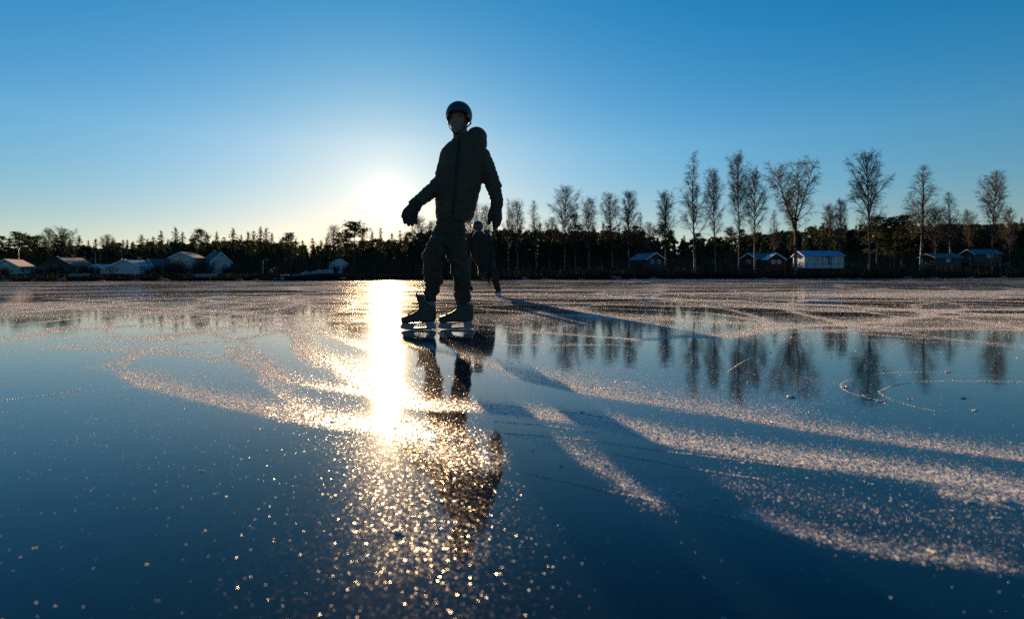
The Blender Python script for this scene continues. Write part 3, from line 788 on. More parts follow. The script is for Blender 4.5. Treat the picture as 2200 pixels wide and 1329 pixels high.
for i, (px, ty, k) in enumerate(RC):
    o = place('spruce' if k == 's' else 'pine', i % 4, px, ty, 205 + r_.uniform(-14, 18), None, r_.uniform(1.0, 1.35))
    prop(o, 'dark conifer in the woods right of the skaters, behind the birches', 'tree', 'conifers of the right shore woods')
for px, ty, w, lab in [(1885, 462, 1.5, 'dense evergreen, left one of the dark pair beside the ragged birch'), (1912, 466, 1.3, 'evergreen squeezed between the two broad dense ones'),
                       (1938, 459, 1.6, 'dense evergreen, right one of the dark pair beside the oval birch')]:
    prop(place('pine', 2 if px == 1912 else 3, px, ty, 150, None, w), lab, 'tree')

def forest():
    """the far woods behind, one mass"""
    r = np.random.default_rng(3); Vs = []; Fs = []; nv = 0
    prot = []
    for i in range(6):
        C, S = spruce_points(16, 2.6, 200 + i, 0.35, 0.04) if i % 5 else pine_points(16, 3.0, 210 + i, 0.45)
        V, F = leaf_quads(C, S * 1.9, 220 + i); prot.append((V, F))
    for i in range(900):
        px = r.uniform(-150, 2350); d = r.uniform(235, 330)
        tgt = np.interp(px, [-150, 0, 100, 380, 560, 700, 900, 1100, 1380, 1400, 1450, 1540, 1650, 1780, 2200, 2350], [520, 522, 516, 506, 503, 514, 492, 488, 490, 506, 510, 506, 494, 480, 476, 474]) + r.uniform(3, 18) + (8 if px < 900 else 0)
        x = (px - 1100) / F_PX * d; zb = gz(x, d) - 0.5; h = CAM_H + (HZ(px) - tgt) / F_PX * d - zb
        V, F = prot[int(r.integers(6))]; a = r.uniform(0, 6.28); s = h / 16; w = s * r.uniform(0.9, 1.4)
        W = np.empty_like(V); W[:, 0] = (V[:, 0] * math.cos(a) - V[:, 1] * math.sin(a)) * w + x
        W[:, 1] = (V[:, 0] * math.sin(a) + V[:, 1] * math.cos(a)) * w + d; W[:, 2] = V[:, 2] * s + zb
        Vs.append(W); Fs.append(F + nv); nv += len(W)
    for i in range(420):      # lower growth that closes the gaps between the trunks
        px = r.uniform(-150, 2350); d = r.uniform(212, 236)
        tgt = 545 + r.uniform(-14, 14)
        x = (px - 1100) / F_PX * d; zb = gz(x, d) - 0.5; h = max(2.5, CAM_H + (HZ(px) - tgt) / F_PX * d - zb)
        V, F = prot[int(r.integers(6))]; s = h / 16; w = r.uniform(0.55, 0.8)
        W = np.empty_like(V); W[:, 0] = V[:, 0] * w + x; W[:, 1] = V[:, 1] * w + d; W[:, 2] = V[:, 2] * s + zb
        Vs.append(W); Fs.append(F + nv); nv += len(W)
    prop(mesh_np('forest', np.vstack(Vs), np.vstack(Fs), M['needles_dark']), 'dark far woods behind the shore', kind='stuff')
forest()
def brushwood():
    """leafless scrub that hides the foot of the woods"""
    r = np.random.default_rng(8); V = []; F = []; n = 0
    for i in range(26000):
        px = r.uniform(-100, 2300)
        s = r.uniform(0.5, 1) if r.random() < (0.35 if px > 1000 else 0.22) else None
        if s is not None: d = float(shore_y((px - 1100) / F_PX * 110)) + r.uniform(2, 16); hh = r.uniform(0.5, 1.7) * (1 if px > 1000 else 0.5)
        else: d = r.uniform(188, 225) ; hh = r.uniform(2, 9)
        x = (px - 1100) / F_PX * d; z = gz(x, d)
        a = r.uniform(0, 6.28); w = r.uniform(0.02, 0.05) * (1 if s else 2.2); lean = r.normal(0, .25, 2) * hh
        V += [(x - w * math.cos(a), d - w * math.sin(a), z - .2), (x + w * math.cos(a), d + w * math.sin(a), z - .2), (x + lean[0], d + lean[1], z + hh)]
        F.append((n, n + 1, n + 2)); n += 3
    prop(mesh_np('brushwood', V, F, M['brush']), 'leafless scrub along the foot of the woods', kind='stuff')
brushwood()

# ------------------------------------------------------------------ people
M['jacket'] = mat('jacket', (0.060, 0.046, 0.030), 0.7, 0.2, (9, (0.075, 0.058, 0.036)), (60, 0.35, 0.004))
M['trousers'] = mat('trousers', (0.042, 0.036, 0.024), 0.85, 0.15, (14, (0.055, 0.046, 0.030)), (70, 0.3, 0.004))
M['glove'] = mat('glove', (0.030, 0.028, 0.024), 0.75, 0.25, (40, (0.045, 0.042, 0.036)))
M['helmet'] = mat('helmet', (0.022, 0.028, 0.030), 0.42, 0.5, (20, (0.030, 0.036, 0.038)))
M['vent'] = mat('vent', (0.12, 0.15, 0.16), 0.5, 0.4)
M['strap'] = mat('strap', (0.02, 0.02, 0.02), 0.7, 0.2)
M['skin'] = mat('skin', (0.25, 0.155, 0.115), 0.65, 0.2, (30, (0.28, 0.175, 0.125)))
M['lips'] = mat('lips', (0.33, 0.15, 0.13), 0.5, 0.4)
M['hair'] = mat('hair', (0.07, 0.045, 0.03), 0.6, 0.4, (60, (0.11, 0.07, 0.045)))
M['eye'] = mat('eye', (0.05, 0.04, 0.035), 0.2, 0.5)
M['boot'] = mat('boot', (0.045, 0.038, 0.026), 0.6, 0.3, (25, (0.06, 0.05, 0.036)), (90, 0.3, 0.002))
M['boot_grey'] = mat('boot_grey', (0.22, 0.23, 0.25), 0.6, 0.3)
M['holder'] = mat('holder', (0.13, 0.16, 0.20), 0.4, 0.5, (8, (0.17, 0.19, 0.23)))
M['pale_holder'] = mat('pale_holder', (0.5, 0.53, 0.56), 0.5, 0.4)
M['steel'] = mat('steel', (0.12, 0.13, 0.15), 0.45, 0.5, metal=0.6)
D1 = 4.56
def Q(px, py, dy=0.0):
    """point of the near skater: photo pixel on his plane, pushed dy further away"""
    p = P(px, py, D1); return Vector((p.x, D1 + dy, p.z))
U = D1 / F_PX            # metres per photo pixel there
def person_near():
    root = empty('person', (Q(955, 708).x, D1, 0))
    prop(root, 'skater in dark padded jacket and helmet standing with arms held out, facing the camera', 'person')
    def L(o):            # parts are modelled in world space; hang them on the root
        o.parent = root; o.matrix_parent_inverse = Matrix.Translation(root.location).inverted(); return o
    # --- continuous body: head, neck, trunk, limbs (the clothed part lies inside the clothes)
    b = MB()
    hx, hy = 985, 256
    b.ball(Q(hx + 1, hy - 9, 0.012), (0.073, 0.092, 0.088))                    # skull
    b.ball(Q(hx - 2, hy + 8, -0.018), (0.058, 0.066, 0.076))                   # face
    b.ball(Q(hx - 3, hy + 24, -0.030), (0.040, 0.046, 0.040))                  # jaw
    b.ball(Q(hx - 4, hy + 31, -0.052), (0.019, 0.018, 0.014), seg=10, rings=8) # chin
    for sx in (-1, 1):
        b.ball(Q(hx - 3 + sx * 9.5, hy + 12, -0.050), (0.020, 0.020, 0.019), seg=10, rings=8)      # cheek
        b.ball(Q(hx - 3 + sx * 8, hy - 3.5, -0.072), (0.022, 0.012, 0.007), seg=10, rings=8)        # brow
        b.ball(Q(hx + sx * 18.5, hy + 7, 0.010), (0.008, 0.016, 0.026), seg=10, rings=8)            # ear
    b.capsule(Q(hx - 3.5, hy + 0, -0.078), Q(hx - 4, hy + 11.5, -0.098), 0.008, 0.0125, sides=10)     # nose
    b.ball(Q(hx - 4, hy + 20, -0.078), (0.022, 0.012, 0.006), seg=12, rings=8); b.ball(Q(hx - 4, hy + 23.2, -0.075), (0.019, 0.012, 0.006), seg=12, rings=8)
    b.capsule(Q(988, 275, 0.02), Q(994, 318, 0.03), 0.058, 0.068)              # neck
    b.capsule(Q(996, 340, 0.02), Q(985, 440, 0.02), 0.105, 0.095); b.capsule(Q(964, 334, 0.03), Q(1032, 334, 0.04), 0.05, 0.05)
    b.capsule(Q(966, 476, 0.03), Q(976, 478, 0.03), 0.07, 0.07)
    b.capsule(Q(958, 332, 0.02), Q(947, 390, -0.02), 0.05, 0.042); b.capsule(Q(947, 390, -0.02), Q(900, 440, -0.10), 0.040, 0.028)
    b.capsule(Q(1040, 332, 0.03), Q(1058, 388, 0.04), 0.05, 0.042); b.capsule(Q(1058, 388, 0.04), Q(1068, 440, 0.0), 0.040, 0.028)
    b.capsule(Q(956, 485, 0.01), Q(932, 552, -0.06), 0.060, 0.045); b.capsule(Q(932, 552, -0.05), Q(926, 648, 0.02), 0.045, 0.030)
    b.capsule(Q(974, 485, 0.04), Q(985, 562, 0.01), 0.060, 0.045); b.capsule(Q(985, 562, 0.01), Q(996, 650, 0.05), 0.045, 0.030)
    L(fuse(b, 'body', M['skin'], None, 0.0055, 3))
    e = MB()
    for sx in (-1, 1):
        q = MB(); q.ball(Q(hx - 3.2 + sx * 7.8, hy + 2.2, -0.0635), 0.0115, seg=12, rings=8); L(q.build('eye', M['eye'], None, True))
        q = MB(); c = Q(hx - 3.2 + sx * 8, hy - 2.6, -0.083)
        q.tube([c + Vector((-0.016, 0.004, -0.002)), c + Vector((0, 0, 0.002)), c + Vector((0.016, 0.004, -0.002))], [0.002, 0.0038, 0.002], 6); L(q.build('eyebrow', M['hair'], None, True))
    q = MB(); c = Q(hx - 4, hy + 21.6, -0.086)
    q.tube([c + Vector((-0.022, 0.014, 0)), c + Vector((-0.01, 0.001, 0.0005)), c + Vector((0.01, 0.001, 0.0005)), c + Vector((0.022, 0.014, 0))], [0.001, 0.0045, 0.0045, 0.001], 8); L(q.build('lips', M['lips'], None, True))
    h = MB(); rr = random.Random(3)
    for i in range(46):
        a = rr.uniform(-1, 1); c = Q(hx - 2 + a * 17, hy - 15 - 2 * (1 - a * a), -0.070 + 0.045 * a * a)
        h.tube([c, c + Vector((rr.uniform(-.008, .008), -0.010, -0.014)), c + Vector((rr.uniform(-.012, .012), -0.006 + 0.01 * abs(a), -0.026))], [0.004, 0.003, 0.001], 5)
    L(h.build('hair', M['hair'], None, True))
    # --- helmet
    c = Q(987, 247, 0.012); a_, b_, c_ = 28.5 * U, 0.135, 29 * U
    seg, rings = 48, 30; V = []; Fc = []
    for i in range(rings + 1):
        th = (i / rings) * 2.2
        for k in range(seg):
            ph = 2 * math.pi * k / seg
            V.append((c.x + a_ * math.sin(th) * math.cos(ph), c.y + b_ * math.sin(th) * math.sin(ph), c.z + c_ * math.cos(th)))
    def keep(p):
        fr = (p[1] - c.y) / b_; z = (p[2] - c.z) / c_; sx = abs(p[0] - c.x) / a_
        lim = -0.02 if fr < -0.25 and sx < 0.70 else (-0.30 if fr < -0.30 else (-0.62 if fr < 0.25 else -0.45))
        return z > lim
    for i in range(rings):
        for k in range(seg):
            f = [i * seg + k, (i + 1) * seg + k, (i + 1) * seg + (k + 1) % seg, i * seg + (k + 1) % seg]
            m = [sum(V[j][t] for j in f) / 4 for t in range(3)]
            if keep(m): Fc.append(f)
    me = bpy.data.meshes.new('helmet'); me.from_pydata(V, [], Fc); me.materials.append(M['helmet'])
    me.polygons.foreach_set('use_smooth', np.ones(len(Fc), dtype=bool))
    ho = bpy.data.objects.new('helmet', me); COL.objects.link(ho)
    so = ho.modifiers.new('t', 'SOLIDIFY'); so.thickness = 0.014; so.offset = -1
    bv = ho.modifiers.new('s', 'SUBSURF'); bv.levels = 1; bv.render_levels = 1
    L(ho)
    for k, (px, py, w) in enumerate([(1006, 236, 4), (1008, 247, 4)]):
        v = MB(); v.ball(Q(px, py, -0.045 - 0.01 * k), (w * U * .6, 0.012, w * U * 0.9), seg=10, rings=6)
        o = v.build('vent', M['vent'], None, True); o.parent = ho
        ho_inv = Matrix.Translation(root.location).inverted(); o.matrix_parent_inverse = Matrix.Identity(4)
    rim = MB(); pts = []
    for k in range(15):
        t = -1 + 2 * k / 14; pts.append(Q(987 + t * 21, 245.5 + 4.5 * abs(t) ** 3, 0.012 - b_ * math.sqrt(max(0, 1 - (t * 21 / 28.5) ** 2)) * 0.99))
    rim.tube(pts, 0.005, 8); o = rim.build('rim', M['strap'], None, True); o.parent = ho
    for pts in ([(964, 262, -0.01), (966, 270, -0.03), (971, 282, -0.05), (978, 291, -0.06), (984, 292.5, -0.07)],
                [(1008, 258, -0.02), (1005, 270, -0.04), (999, 281, -0.055), (991, 290, -0.065), (984, 292.5, -0.07)],
                [(1013, 262, 0.03), (1008, 270, 0.0), (1004, 276, -0.03)]):
        t = MB(); t.tube([Q(*p) for p in pts], [(0.0035, 0.008)] * len(pts), 8); L(t.build('chin_strap', M['strap'], None, True))
    # --- jacket
    j = MB()
    secs = [(300, 1003, 36, .13), (316, 1000, 44, .15), (340, 998, 52, .165), (370, 990, 54, .17), (400, 985, 51, .17), (430, 980, 49, .165), (455, 976, 45, .165), (472, 974, 40, .16)]
    pts = [Q(cx, py, 0.03) for py, cx, w, dp in secs]
    j.tube(pts, [(w * U * (0.80 if py < 320 else 0.93), dp * 0.92) for py, cx, w, dp in secs], 28)
    j.ball(Q(1000, 318, 0.03), (46 * U, 0.13, 22 * U))
    j.ball(Q(990, 462, 0.03), (24 * U, 0.145, 13 * U)); j.ball(Q(957, 462, 0.03), (21 * U, 0.14, 13 * U))
    # collar and the hood lying behind the neck
    j.tube([Q(995, 312, 0.02), Q(992, 300, 0.015), Q(990, 293, 0.01)], [(0.105, .105), (0.083, .090), (0.072, .078)], 24)
    j.ball(Q(1024, 289, 0.07), (22.5 * U, 0.13, 20 * U)); j.ball(Q(1010, 297, 0.05), (30 * U, 0.13, 17 * U)); j.ball(Q(1034, 303, 0.05), (13 * U, 0.10, 20 * U))
    # sleeves
    j.capsule(Q(968, 332, 0.03), Q(951, 392, -0.01), 0.082, 0.071); j.capsule(Q(951, 392, -0.01), Q(905, 434, -0.09), 0.068, 0.047)
    j.capsule(Q(1032, 330, 0.04), Q(1056, 386, 0.05), 0.080, 0.069); j.capsule(Q(1056, 386, 0.05), Q(1068, 428, 0.01), 0.067, 0.052)
    j.ball(Q(1066, 398, 0.04), 0.050); j.ball(Q(936, 396, -0.02), 0.045)
    def quilt(co):
        x, y, z = co.T
        px = 1100 + x / U
        arm_r = np.clip((px - 1041) / 5, 0, 1) * (z < Q(0, 330).z); arm_l = np.clip((938 - px) / 5, 0, 1)
        ph_t = z / 0.072 + 0.3 * np.sin(x * 9)
        ph_r = (z - 0.25 * x) / 0.040; ph_l = (z * 0.75 + x * 0.66) / 0.040
        w = 0.0065 * (np.abs(np.sin(np.pi * ph_t)) ** 0.6 - 0.6)
        w = w * (1 - arm_r) * (1 - arm_l) + 0.0055 * (np.abs(np.sin(np.pi * ph_r)) ** 0.6 - 0.6) * arm_r + 0.0055 * (np.abs(np.sin(np.pi * ph_l)) ** 0.6 - 0.6) * arm_l
        n = fbm(x * 14 + y * 6, z * 10 + y * 9, 5, 3) - 0.5
        return (w + 0.018 * n) * np.clip(1.2 - (z > Q(0, 312).z) * 0.9, 0, 1)
    jo = L(fuse(j, 'jacket', M['jacket'], None, 0.007, 5, quilt))
    zp = MB(); zp.tube([Q(990, 300, -0.085), Q(989, 320, -0.115), Q(986, 360, -0.14), Q(982, 410, -0.145), Q(977, 468, -0.135)], [(0.006, 0.008)] * 5, 6)
    L(zp.build('zip', M['strap'], None, True))
    # --- trousers
    t = MB()
    t.tube([Q(972, 458, 0.03), Q(968, 480, 0.03), Q(965, 505, 0.02)], [(34 * U, .12), (32 * U, .13), (33 * U, .12)], 24)
    t.ball(Q(960, 514, 0.02), (34 * U, 0.12, 26 * U))
    t.capsule(Q(956, 494, 0.02), Q(933, 548, -0.05), 0.092, 0.080); t.capsule(Q(933, 546, -0.05), Q(931, 600, -0.01), 0.082, 0.073)
    t.capsule(Q(931, 600, -0.01), Q(923, 640, 0.02), 0.071, 0.052)
    t.capsule(Q(974, 494, 0.04), Q(983, 555, 0.01), 0.092, 0.084); t.capsule(Q(984, 553, 0.01), Q(992, 604, 0.03), 0.083, 0.072)
    t.capsule(Q(992, 604, 0.03), Q(996, 648, 0.05), 0.071, 0.058)
    def creases(co):
        x, y, z = co.T
        n = fbm(x * 12 + y * 5, z * 22 + x * 12, 15, 4) - 0.5
        return 0.034 * n + 0.006 * np.sin(z * 60 + x * 40 + 5 * n)
    L(fuse(t, 'trousers', M['trousers'], None, 0.007, 5, creases))
    # leg strap seen at the right calf
    s = MB(); s.ball(Q(1012, 620, 0.05), (0.013, 0.02, 0.022), seg=10, rings=6); L(s.build('buckle', M['strap'], None, True))
    # --- gloves
    def glove(wr, kn, tips, thumb, rp):
        g = MB(); wr = Q(*wr); kn = [Q(*k) for k in kn]
        mid = sum(kn, Vector()) / len(kn)
        g.capsule(wr, wr.lerp(mid, 0.35), rp * 0.95, rp); 
        for k in kn: g.capsule(wr.lerp(k, 0.3), k, rp * 0.62, rp * 0.42)
        for k, tp in zip(kn, tips):
            k2 = Q(*tp[0]); k3 = Q(*tp[1]); g.capsule(k, k2, rp * 0.42, rp * 0.38, sides=12); g.capsule(k2, k3, rp * 0.38, rp * 0.30, sides=12)
        a, b2, c2 = [Q(*p) for p in thumb]; g.capsule(a, b2, rp * 0.50, rp * 0.42, sides=12); g.capsule(b2, c2, rp * 0.42, rp * 0.33, sides=12)
        def rough(co): return 0.003 * (fbm(co[:, 0] * 60, co[:, 2] * 60 + co[:, 1] * 40, 3, 2) - 0.5)
        L(fuse(g, 'glove', M['glove'], None, 0.0045, 2, rough))
        cuff = MB(); return wr
    glove((900, 440, -0.10), [(884, 462, -0.16), (888, 465, -0.13), (892, 466, -0.10), (896, 464, -0.07)],
          [((878, 472, -0.17), (879, 482, -0.165)), ((884, 476, -0.14), (885, 486, -0.135)), ((890, 476, -0.105), (891, 485, -0.10)), ((896, 473, -0.07), (897, 481, -0.07))],
          [(888, 448, -0.12), (879, 459, -0.16), (876, 470, -0.19)], 0.050)
    glove((1068, 434, 0.01), [(1060, 457, -0.02), (1065, 460, -0.04), (1070, 460, -0.04), (1074, 457, -0.02)],
          [((1062, 472, -0.03), (1062, 488, -0.035)), ((1066, 476, -0.05), (1063, 492, -0.055)), ((1071, 476, -0.05), (1067, 490, -0.06)), ((1075, 471, -0.03), (1072, 484, -0.04))],
          [(1060, 444, 0.0), (1053, 462, -0.02), (1051, 479, -0.03)], 0.048)
    for cc in ([(902, 437, -0.095), (894, 447, -0.11)], [(1068, 428, 0.01), (1067.5, 441, 0.01)]):
        m = MB(); m.tube([Q(*cc[0]), Q(*cc[1])], [0.050, 0.053], 20); L(m.build('cuff', M['glove'], None, True))
    # --- skates (toes to the left)
    k = 11.07
    boot = [(125,850),(135,800),(160,778),(240,755),(330,712),(430,672),(520,615),(560,570),(570,520),(560,450),(545,380),(520,310),(500,255),(482,205),(500,197),(530,250),(600,255),(690,262),(720,330),(800,430),(870,470),(940,470),(955,600),(965,720),(955,800),(940,870),(700,900),(430,915),(200,930),(150,930)]
    hold = [(130,925),(200,930),(430,922),(700,902),(940,868),(905,910),(935,960),(960,1030),(900,1055),(770,1065),(740,1030),(720,930),(690,915),(560,930),(470,950),(420,1030),(380,1055),(300,1075),(190,1070),(120,1040),(98,1018),(125,985),(155,945)]
    def skate(ox, dy, hx0):
        def q(u, v): return (850 + ox + u / k, 610 + v / k)
        bm = MB(); n = 9
        for i in range(n):     # stacked side profiles, rounder towards the flanks
            f = (i - (n - 1) / 2) / ((n - 1) / 2)
            yy = f * 0.043; cx, cy = 560, 700; sh = 1 - 0.10 * abs(f) ** 2.2
            pl = [(Q(*q(cx + (u - cx) * sh, cy + (v - cy) * sh)).x, Q(*q(cx + (u - cx) * sh, cy + (v - cy) * sh)).z) for u, v in boot]
            bm.prism(pl[::-1], D1 + dy + yy - 0.0075, D1 + dy + yy + 0.0075)
        sk = L(fuse(bm, 'skate', M['boot'], None, 0.0045, 3))
        def sub(mb, name, m, sm=False):
            o = mb.build(name, m, None, sm); o.parent = sk; return o
        hm = MB(); pl = [(Q(*q(u, v)).x, Q(*q(u, v)).z) for u, v in hold]
        # front and rear towers, joined by a slim bar along the blade
        hm.prism(pl[::-1], D1 + dy - 0.016, D1 + dy + 0.016)
        sub(hm, 'blade_holder', M['holder'])
        br = MB()
        for u0, u1 in ((440, 462), (525, 560), (650, 680)):
            a, b_ = Q(*q(u0, 1045)), Q(*q(u1, 1080)); br.box((min(a.x, b_.x), D1 + dy - 0.004, b_.z), (max(a.x, b_.x), D1 + dy + 0.004, a.z))
        top = [(Q(*q(u, v)).x, Q(*q(u, v)).z) for u, v in [(400,1033),(740,1020),(745,1036),(395,1049)]]
        br.prism(top[::-1], D1 + dy - 0.010, D1 + dy + 0.010)
        sub(br, 'holder_bridge', M['holder'])
        bl = MB(); outl = [(115,1040),(190,1067),(330,1072),(760,1060),(960,1028),(968,1050),(940,1080),(870,1100),(600,1112),(330,1112),(200,1098),(140,1070)]
        pl = [(Q(*q(u, v)).x, Q(*q(u, v)).z) for u, v in outl]; zmin = min(z for _, z in pl)
        pl = [(x, z - zmin + 0.0005 if z - zmin < 0.02 else z) for x, z in pl]
        bl.prism(pl[::-1], D1 + dy - 0.0025, D1 + dy + 0.0025); sub(bl, 'blade', M['steel'])
        la = MB()
        for i in range(9):
            u = 300 + i * 30; v = 722 - i * 17 - (i > 5) * (i - 5) * 10
            a = Q(*q(u, v)); la.tube([(a.x, D1 + dy - 0.022, a.z), (a.x - 0.002, D1 + dy - 0.010, a.z + 0.008), (a.x - 0.002, D1 + dy + 0.010, a.z + 0.008), (a.x, D1 + dy + 0.022, a.z)], 0.0035, 6)
        a = Q(*q(570, 485)); la.tube([(a.x, D1 + dy, a.z), (a.x - 0.015, D1 + dy - 0.01, a.z + 0.002), (a.x - 0.026, D1 + dy - 0.008, a.z - 0.003)], 0.004, 6)
        sub(la, 'lace', M['strap'])
        ln = MB(); pts = [q(530, 262), (q(600, 268)), q(680, 275), q(705, 330), q(715, 400), q(770, 440), q(860, 475), q(935, 480)]
        for sy in (-1, 1):
            ln.tube([Q(p[0], p[1], dy + sy * (0.030 if i < 3 else 0.037)) for i, p in enumerate(pts)], 0.008, 8)
        sub(ln, 'boot_lining', M['boot_grey'], True)
        return sk
    skate(0, 0.00, 0)
    skate(79.5, 0.05, 0)
    for o in [c for s_ in root.children for c in s_.children]:
        o.matrix_parent_inverse = Matrix.Identity(4)
    return root
person_near()

D2 = 12.4
def person_far():
    U2 = D2 / F_PX
    def q(px, py, dy=0.0):
        p = P(px, py, D2); return Vector((p.x, D2 + dy, p.z))
    root = empty('person', (q(1071, 637).x, D2, 0))
    J2 = mat('dark_coat', (0.014, 0.013, 0.011), 0.8, 0.2, (9, (0.032, 0.028, 0.022)))
    prop(root, 'distant skater in dark clothes leaning into a turn with one skate lifted', 'person')
    def L(o): o.parent = root; o.matrix_parent_inverse = Matrix.Translation(root.location).inverted(); return o
    b = MB()
    b.ball(q(1027, 488), (0.082, 0.10, 0.105)); b.ball(q(1026, 494, -0.03), (0.055, 0.06, 0.07))
    b.capsule(q(1028, 500), q(1030, 512), 0.05, 0.055)
    b.capsule(q(1031, 520), q(1038, 560), 0.14, 0.12)
    b.capsule(q(1012, 516), q(1003, 540, -0.1), 0.05, 0.04); b.capsule(q(1003, 540, -0.1), q(1009, 560, -0.3), 0.04, 0.03)
    b.capsule(q(1048, 516), q(1055, 538, 0.05), 0.05, 0.04); b.capsule(q(1055, 538, 0.05), q(1058, 560, -0.05), 0.04, 0.03)
    b.capsule(q(1048, 564), q(1064, 596, -0.15), 0.085, 0.06); b.capsule(q(1064, 596, -0.15), q(1069, 624, 0.02), 0.055, 0.035)
    b.capsule(q(1036, 564), q(1036, 590, -0.3), 0.085, 0.06); b.capsule(q(1036, 590, -0.3), q(1050, 598, 0.12), 0.055, 0.04)
    L(fuse(b, 'body', M['skin'], None, 0.012, 3))
    h = MB(); h.ball(q(1027, 486, 0.005), (0.118, 0.14, 0.125), seg=20, rings=14); L(h.build('helmet', M['helmet'], None, True))
    j = MB()
    j.tube([q(1028, 501), q(1030, 512), q(1032, 528), q(1036, 548), q(1040, 566)], [(0.10, .10), (0.20, .14), (0.225, .16), (0.20, .15), (0.19, .15)], 20)
    j.capsule(q(1014, 515), q(1046, 515), 0.080, 0.080); j.ball(q(1028, 505), (0.12, 0.11, 0.10)); j.capsule(q(1018, 520), q(1024, 550), 0.10, 0.12)
    j.capsule(q(1010, 515), q(1002, 540, -0.1), 0.085, 0.07); j.capsule(q(1002, 540, -0.1), q(1008, 558, -0.3), 0.068, 0.055)
    j.capsule(q(1049, 515), q(1056, 538, 0.05), 0.085, 0.07); j.capsule(q(1056, 538, 0.05), q(1059, 558, -0.05), 0.068, 0.055)
    L(fuse(j, 'jacket', J2, None, 0.014, 4, lambda c: 0.02 * (fbm(c[:, 0] * 10, c[:, 2] * 12, 4, 3) - .5)))
    t = MB(); t.ball(q(1042, 566), (0.19, 0.15, 0.14))
    t.capsule(q(1049, 568), q(1064, 596, -0.15), 0.115, 0.085); t.capsule(q(1064, 596, -0.15), q(1069, 622, 0.02), 0.083, 0.065)
    t.capsule(q(1036, 568), q(1037, 590, -0.3), 0.115, 0.085); t.capsule(q(1037, 590, -0.3), q(1049, 598, 0.10), 0.083, 0.07)
    L(fuse(t, 'trousers', J2, None, 0.014, 4, lambda c: 0.03 * (fbm(c[:, 0] * 12, c[:, 2] * 14, 6, 3) - .5)))
    for (a, c_) in (((1008, 561, -0.32), (1010, 569, -0.38)), ((1059, 561, -0.06), (1060, 570, -0.08))):
        g = MB(); a = q(*a); c_ = q(*c_); g.capsule(a, c_, 0.045, 0.05)
        for i in range(4):
            o_ = Vector(((i - 1.5) * 0.022, 0, 0)); g.capsule(c_ + o_, c_ + o_ + Vector((0, -0.02, -0.05 - 0.012 * (i in (1, 2)))), 0.014, 0.011, sides=8)
        g.capsule(a.lerp(c_, .4), a.lerp(c_, .9) + Vector((-0.06, -0.01, -0.02)), 0.018, 0.013, sides=8)
        L(fuse(g, 'glove', M['glove'], None, 0.008, 1))
    # standing skate, seen almost end on and tipped; lifted skate showing its pale sole and runner
    def skate(ank, toe_dir, up, sc_=1.0, zfix=None):
        f = Vector(toe_dir).normalized(); u = Vector(up); u = (u - f * u.dot(f)).normalized(); s = f.cross(u)
        A = q(*ank)
        if zfix is not None: A.z = zfix
        def W(x, y, z): return A + f * x + s * y + u * z
        bm = MB(); bm.capsule(W(0, 0, 0.07), W(-0.02, 0, -0.04), 0.058, 0.05); bm.capsule(W(-0.03, 0, -0.05), W(0.15, 0, -0.065), 0.045, 0.036)
        sk = L(fuse(bm, 'skate', M['boot'], None, 0.009, 2))
        hm = MB()
        for x0, x1 in ((-0.085, -0.01), (0.08, 0.17)):
            c = [W(x, y, z) for z in (-0.085, -0.135) for x, y in ((x0, -.016), (x1, -.016), (x1, .016), (x0, .016))]
            hm.add(c, [(0,1,2,3),(7,6,5,4),(0,4,5,1),(1,5,6,2),(2,6,7,3),(3,7,4,0)])
        c = [W(x, y, z) for z in (-0.122, -0.137) for x, y in ((-.01, -.012), (.08, -.012), (.08, .012), (-.01, .012))]
        hm.add(c, [(0,1,2,3),(7,6,5,4),(0,4,5,1),(1,5,6,2),(2,6,7,3),(3,7,4,0)])
        o = hm.build('blade_holder', M['pale_holder'], None); o.parent = sk
        bl = MB(); c = [W(x, y, z) for y in (-.003, .003) for x, z in ((-.10, -.138), (-.11, -.150), (-.08, -.165), (.16, -.165), (.19, -.150), (.18, -.138))]
        bl.add(c, [(0,1,2,3,4,5),(11,10,9,8,7,6)] + [(i, i + 6, (i + 1) % 6 + 6, (i + 1) % 6) for i in range(6)])
        o = bl.build('blade', M['steel'], None); o.parent = sk
    skate((1070, 622, 0.02), (-0.35, -0.9, 0.0), (-0.22, 0, 1), zfix=0.166)
    skate((1051, 597, 0.10), (-0.22, -0.1, -1), (-0.35, 1, 0.2))
    for o in [c for s_ in root.children for c in s_.children]:
        o.matrix_parent_inverse = Matrix.Identity(4)
person_far()

# ------------------------------------------------------------------ buildings
def board(name, c1, c2):
    """painted vertical boarding: grooves as bump, slightly uneven paint"""
    m = mat(name, c1, 0.7, 0.25, (0.7, c2))
    t = m.node_tree; co = t.nodes.new('ShaderNodeTexCoord'); w = t.nodes.new('ShaderNodeTexWave'); w.inputs['Scale'].default_value = 1.6; w.bands_direction = 'X'
    u = t.nodes.new('ShaderNodeBump'); u.inputs['Distance'].default_value = 0.03
    t.links.new(co.outputs['Object'], w.inputs['Vector']); t.links.new(w.outputs['Fac'], u.inputs['Height']); t.links.new(u.outputs[0], t.nodes['Principled BSDF'].inputs['Normal'])
    return m
M['wall_green'] = board('wall_green', (0.20, 0.36, 0.32), (0.24, 0.40, 0.36))
M['wall_white'] = board('wall_white', (0.44, 0.46, 0.47), (0.38, 0.41, 0.43))
M['wall_blue'] = board('wall_blue', (0.42, 0.60, 0.68), (0.36, 0.54, 0.62))
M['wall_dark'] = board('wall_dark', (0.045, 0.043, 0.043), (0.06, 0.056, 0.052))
M['wall_red'] = board('wall_red', (0.08, 0.022, 0.018), (0.10, 0.028, 0.022))
M['trim'] = mat('trim', (0.75, 0.77, 0.78), 0.6, 0.3)
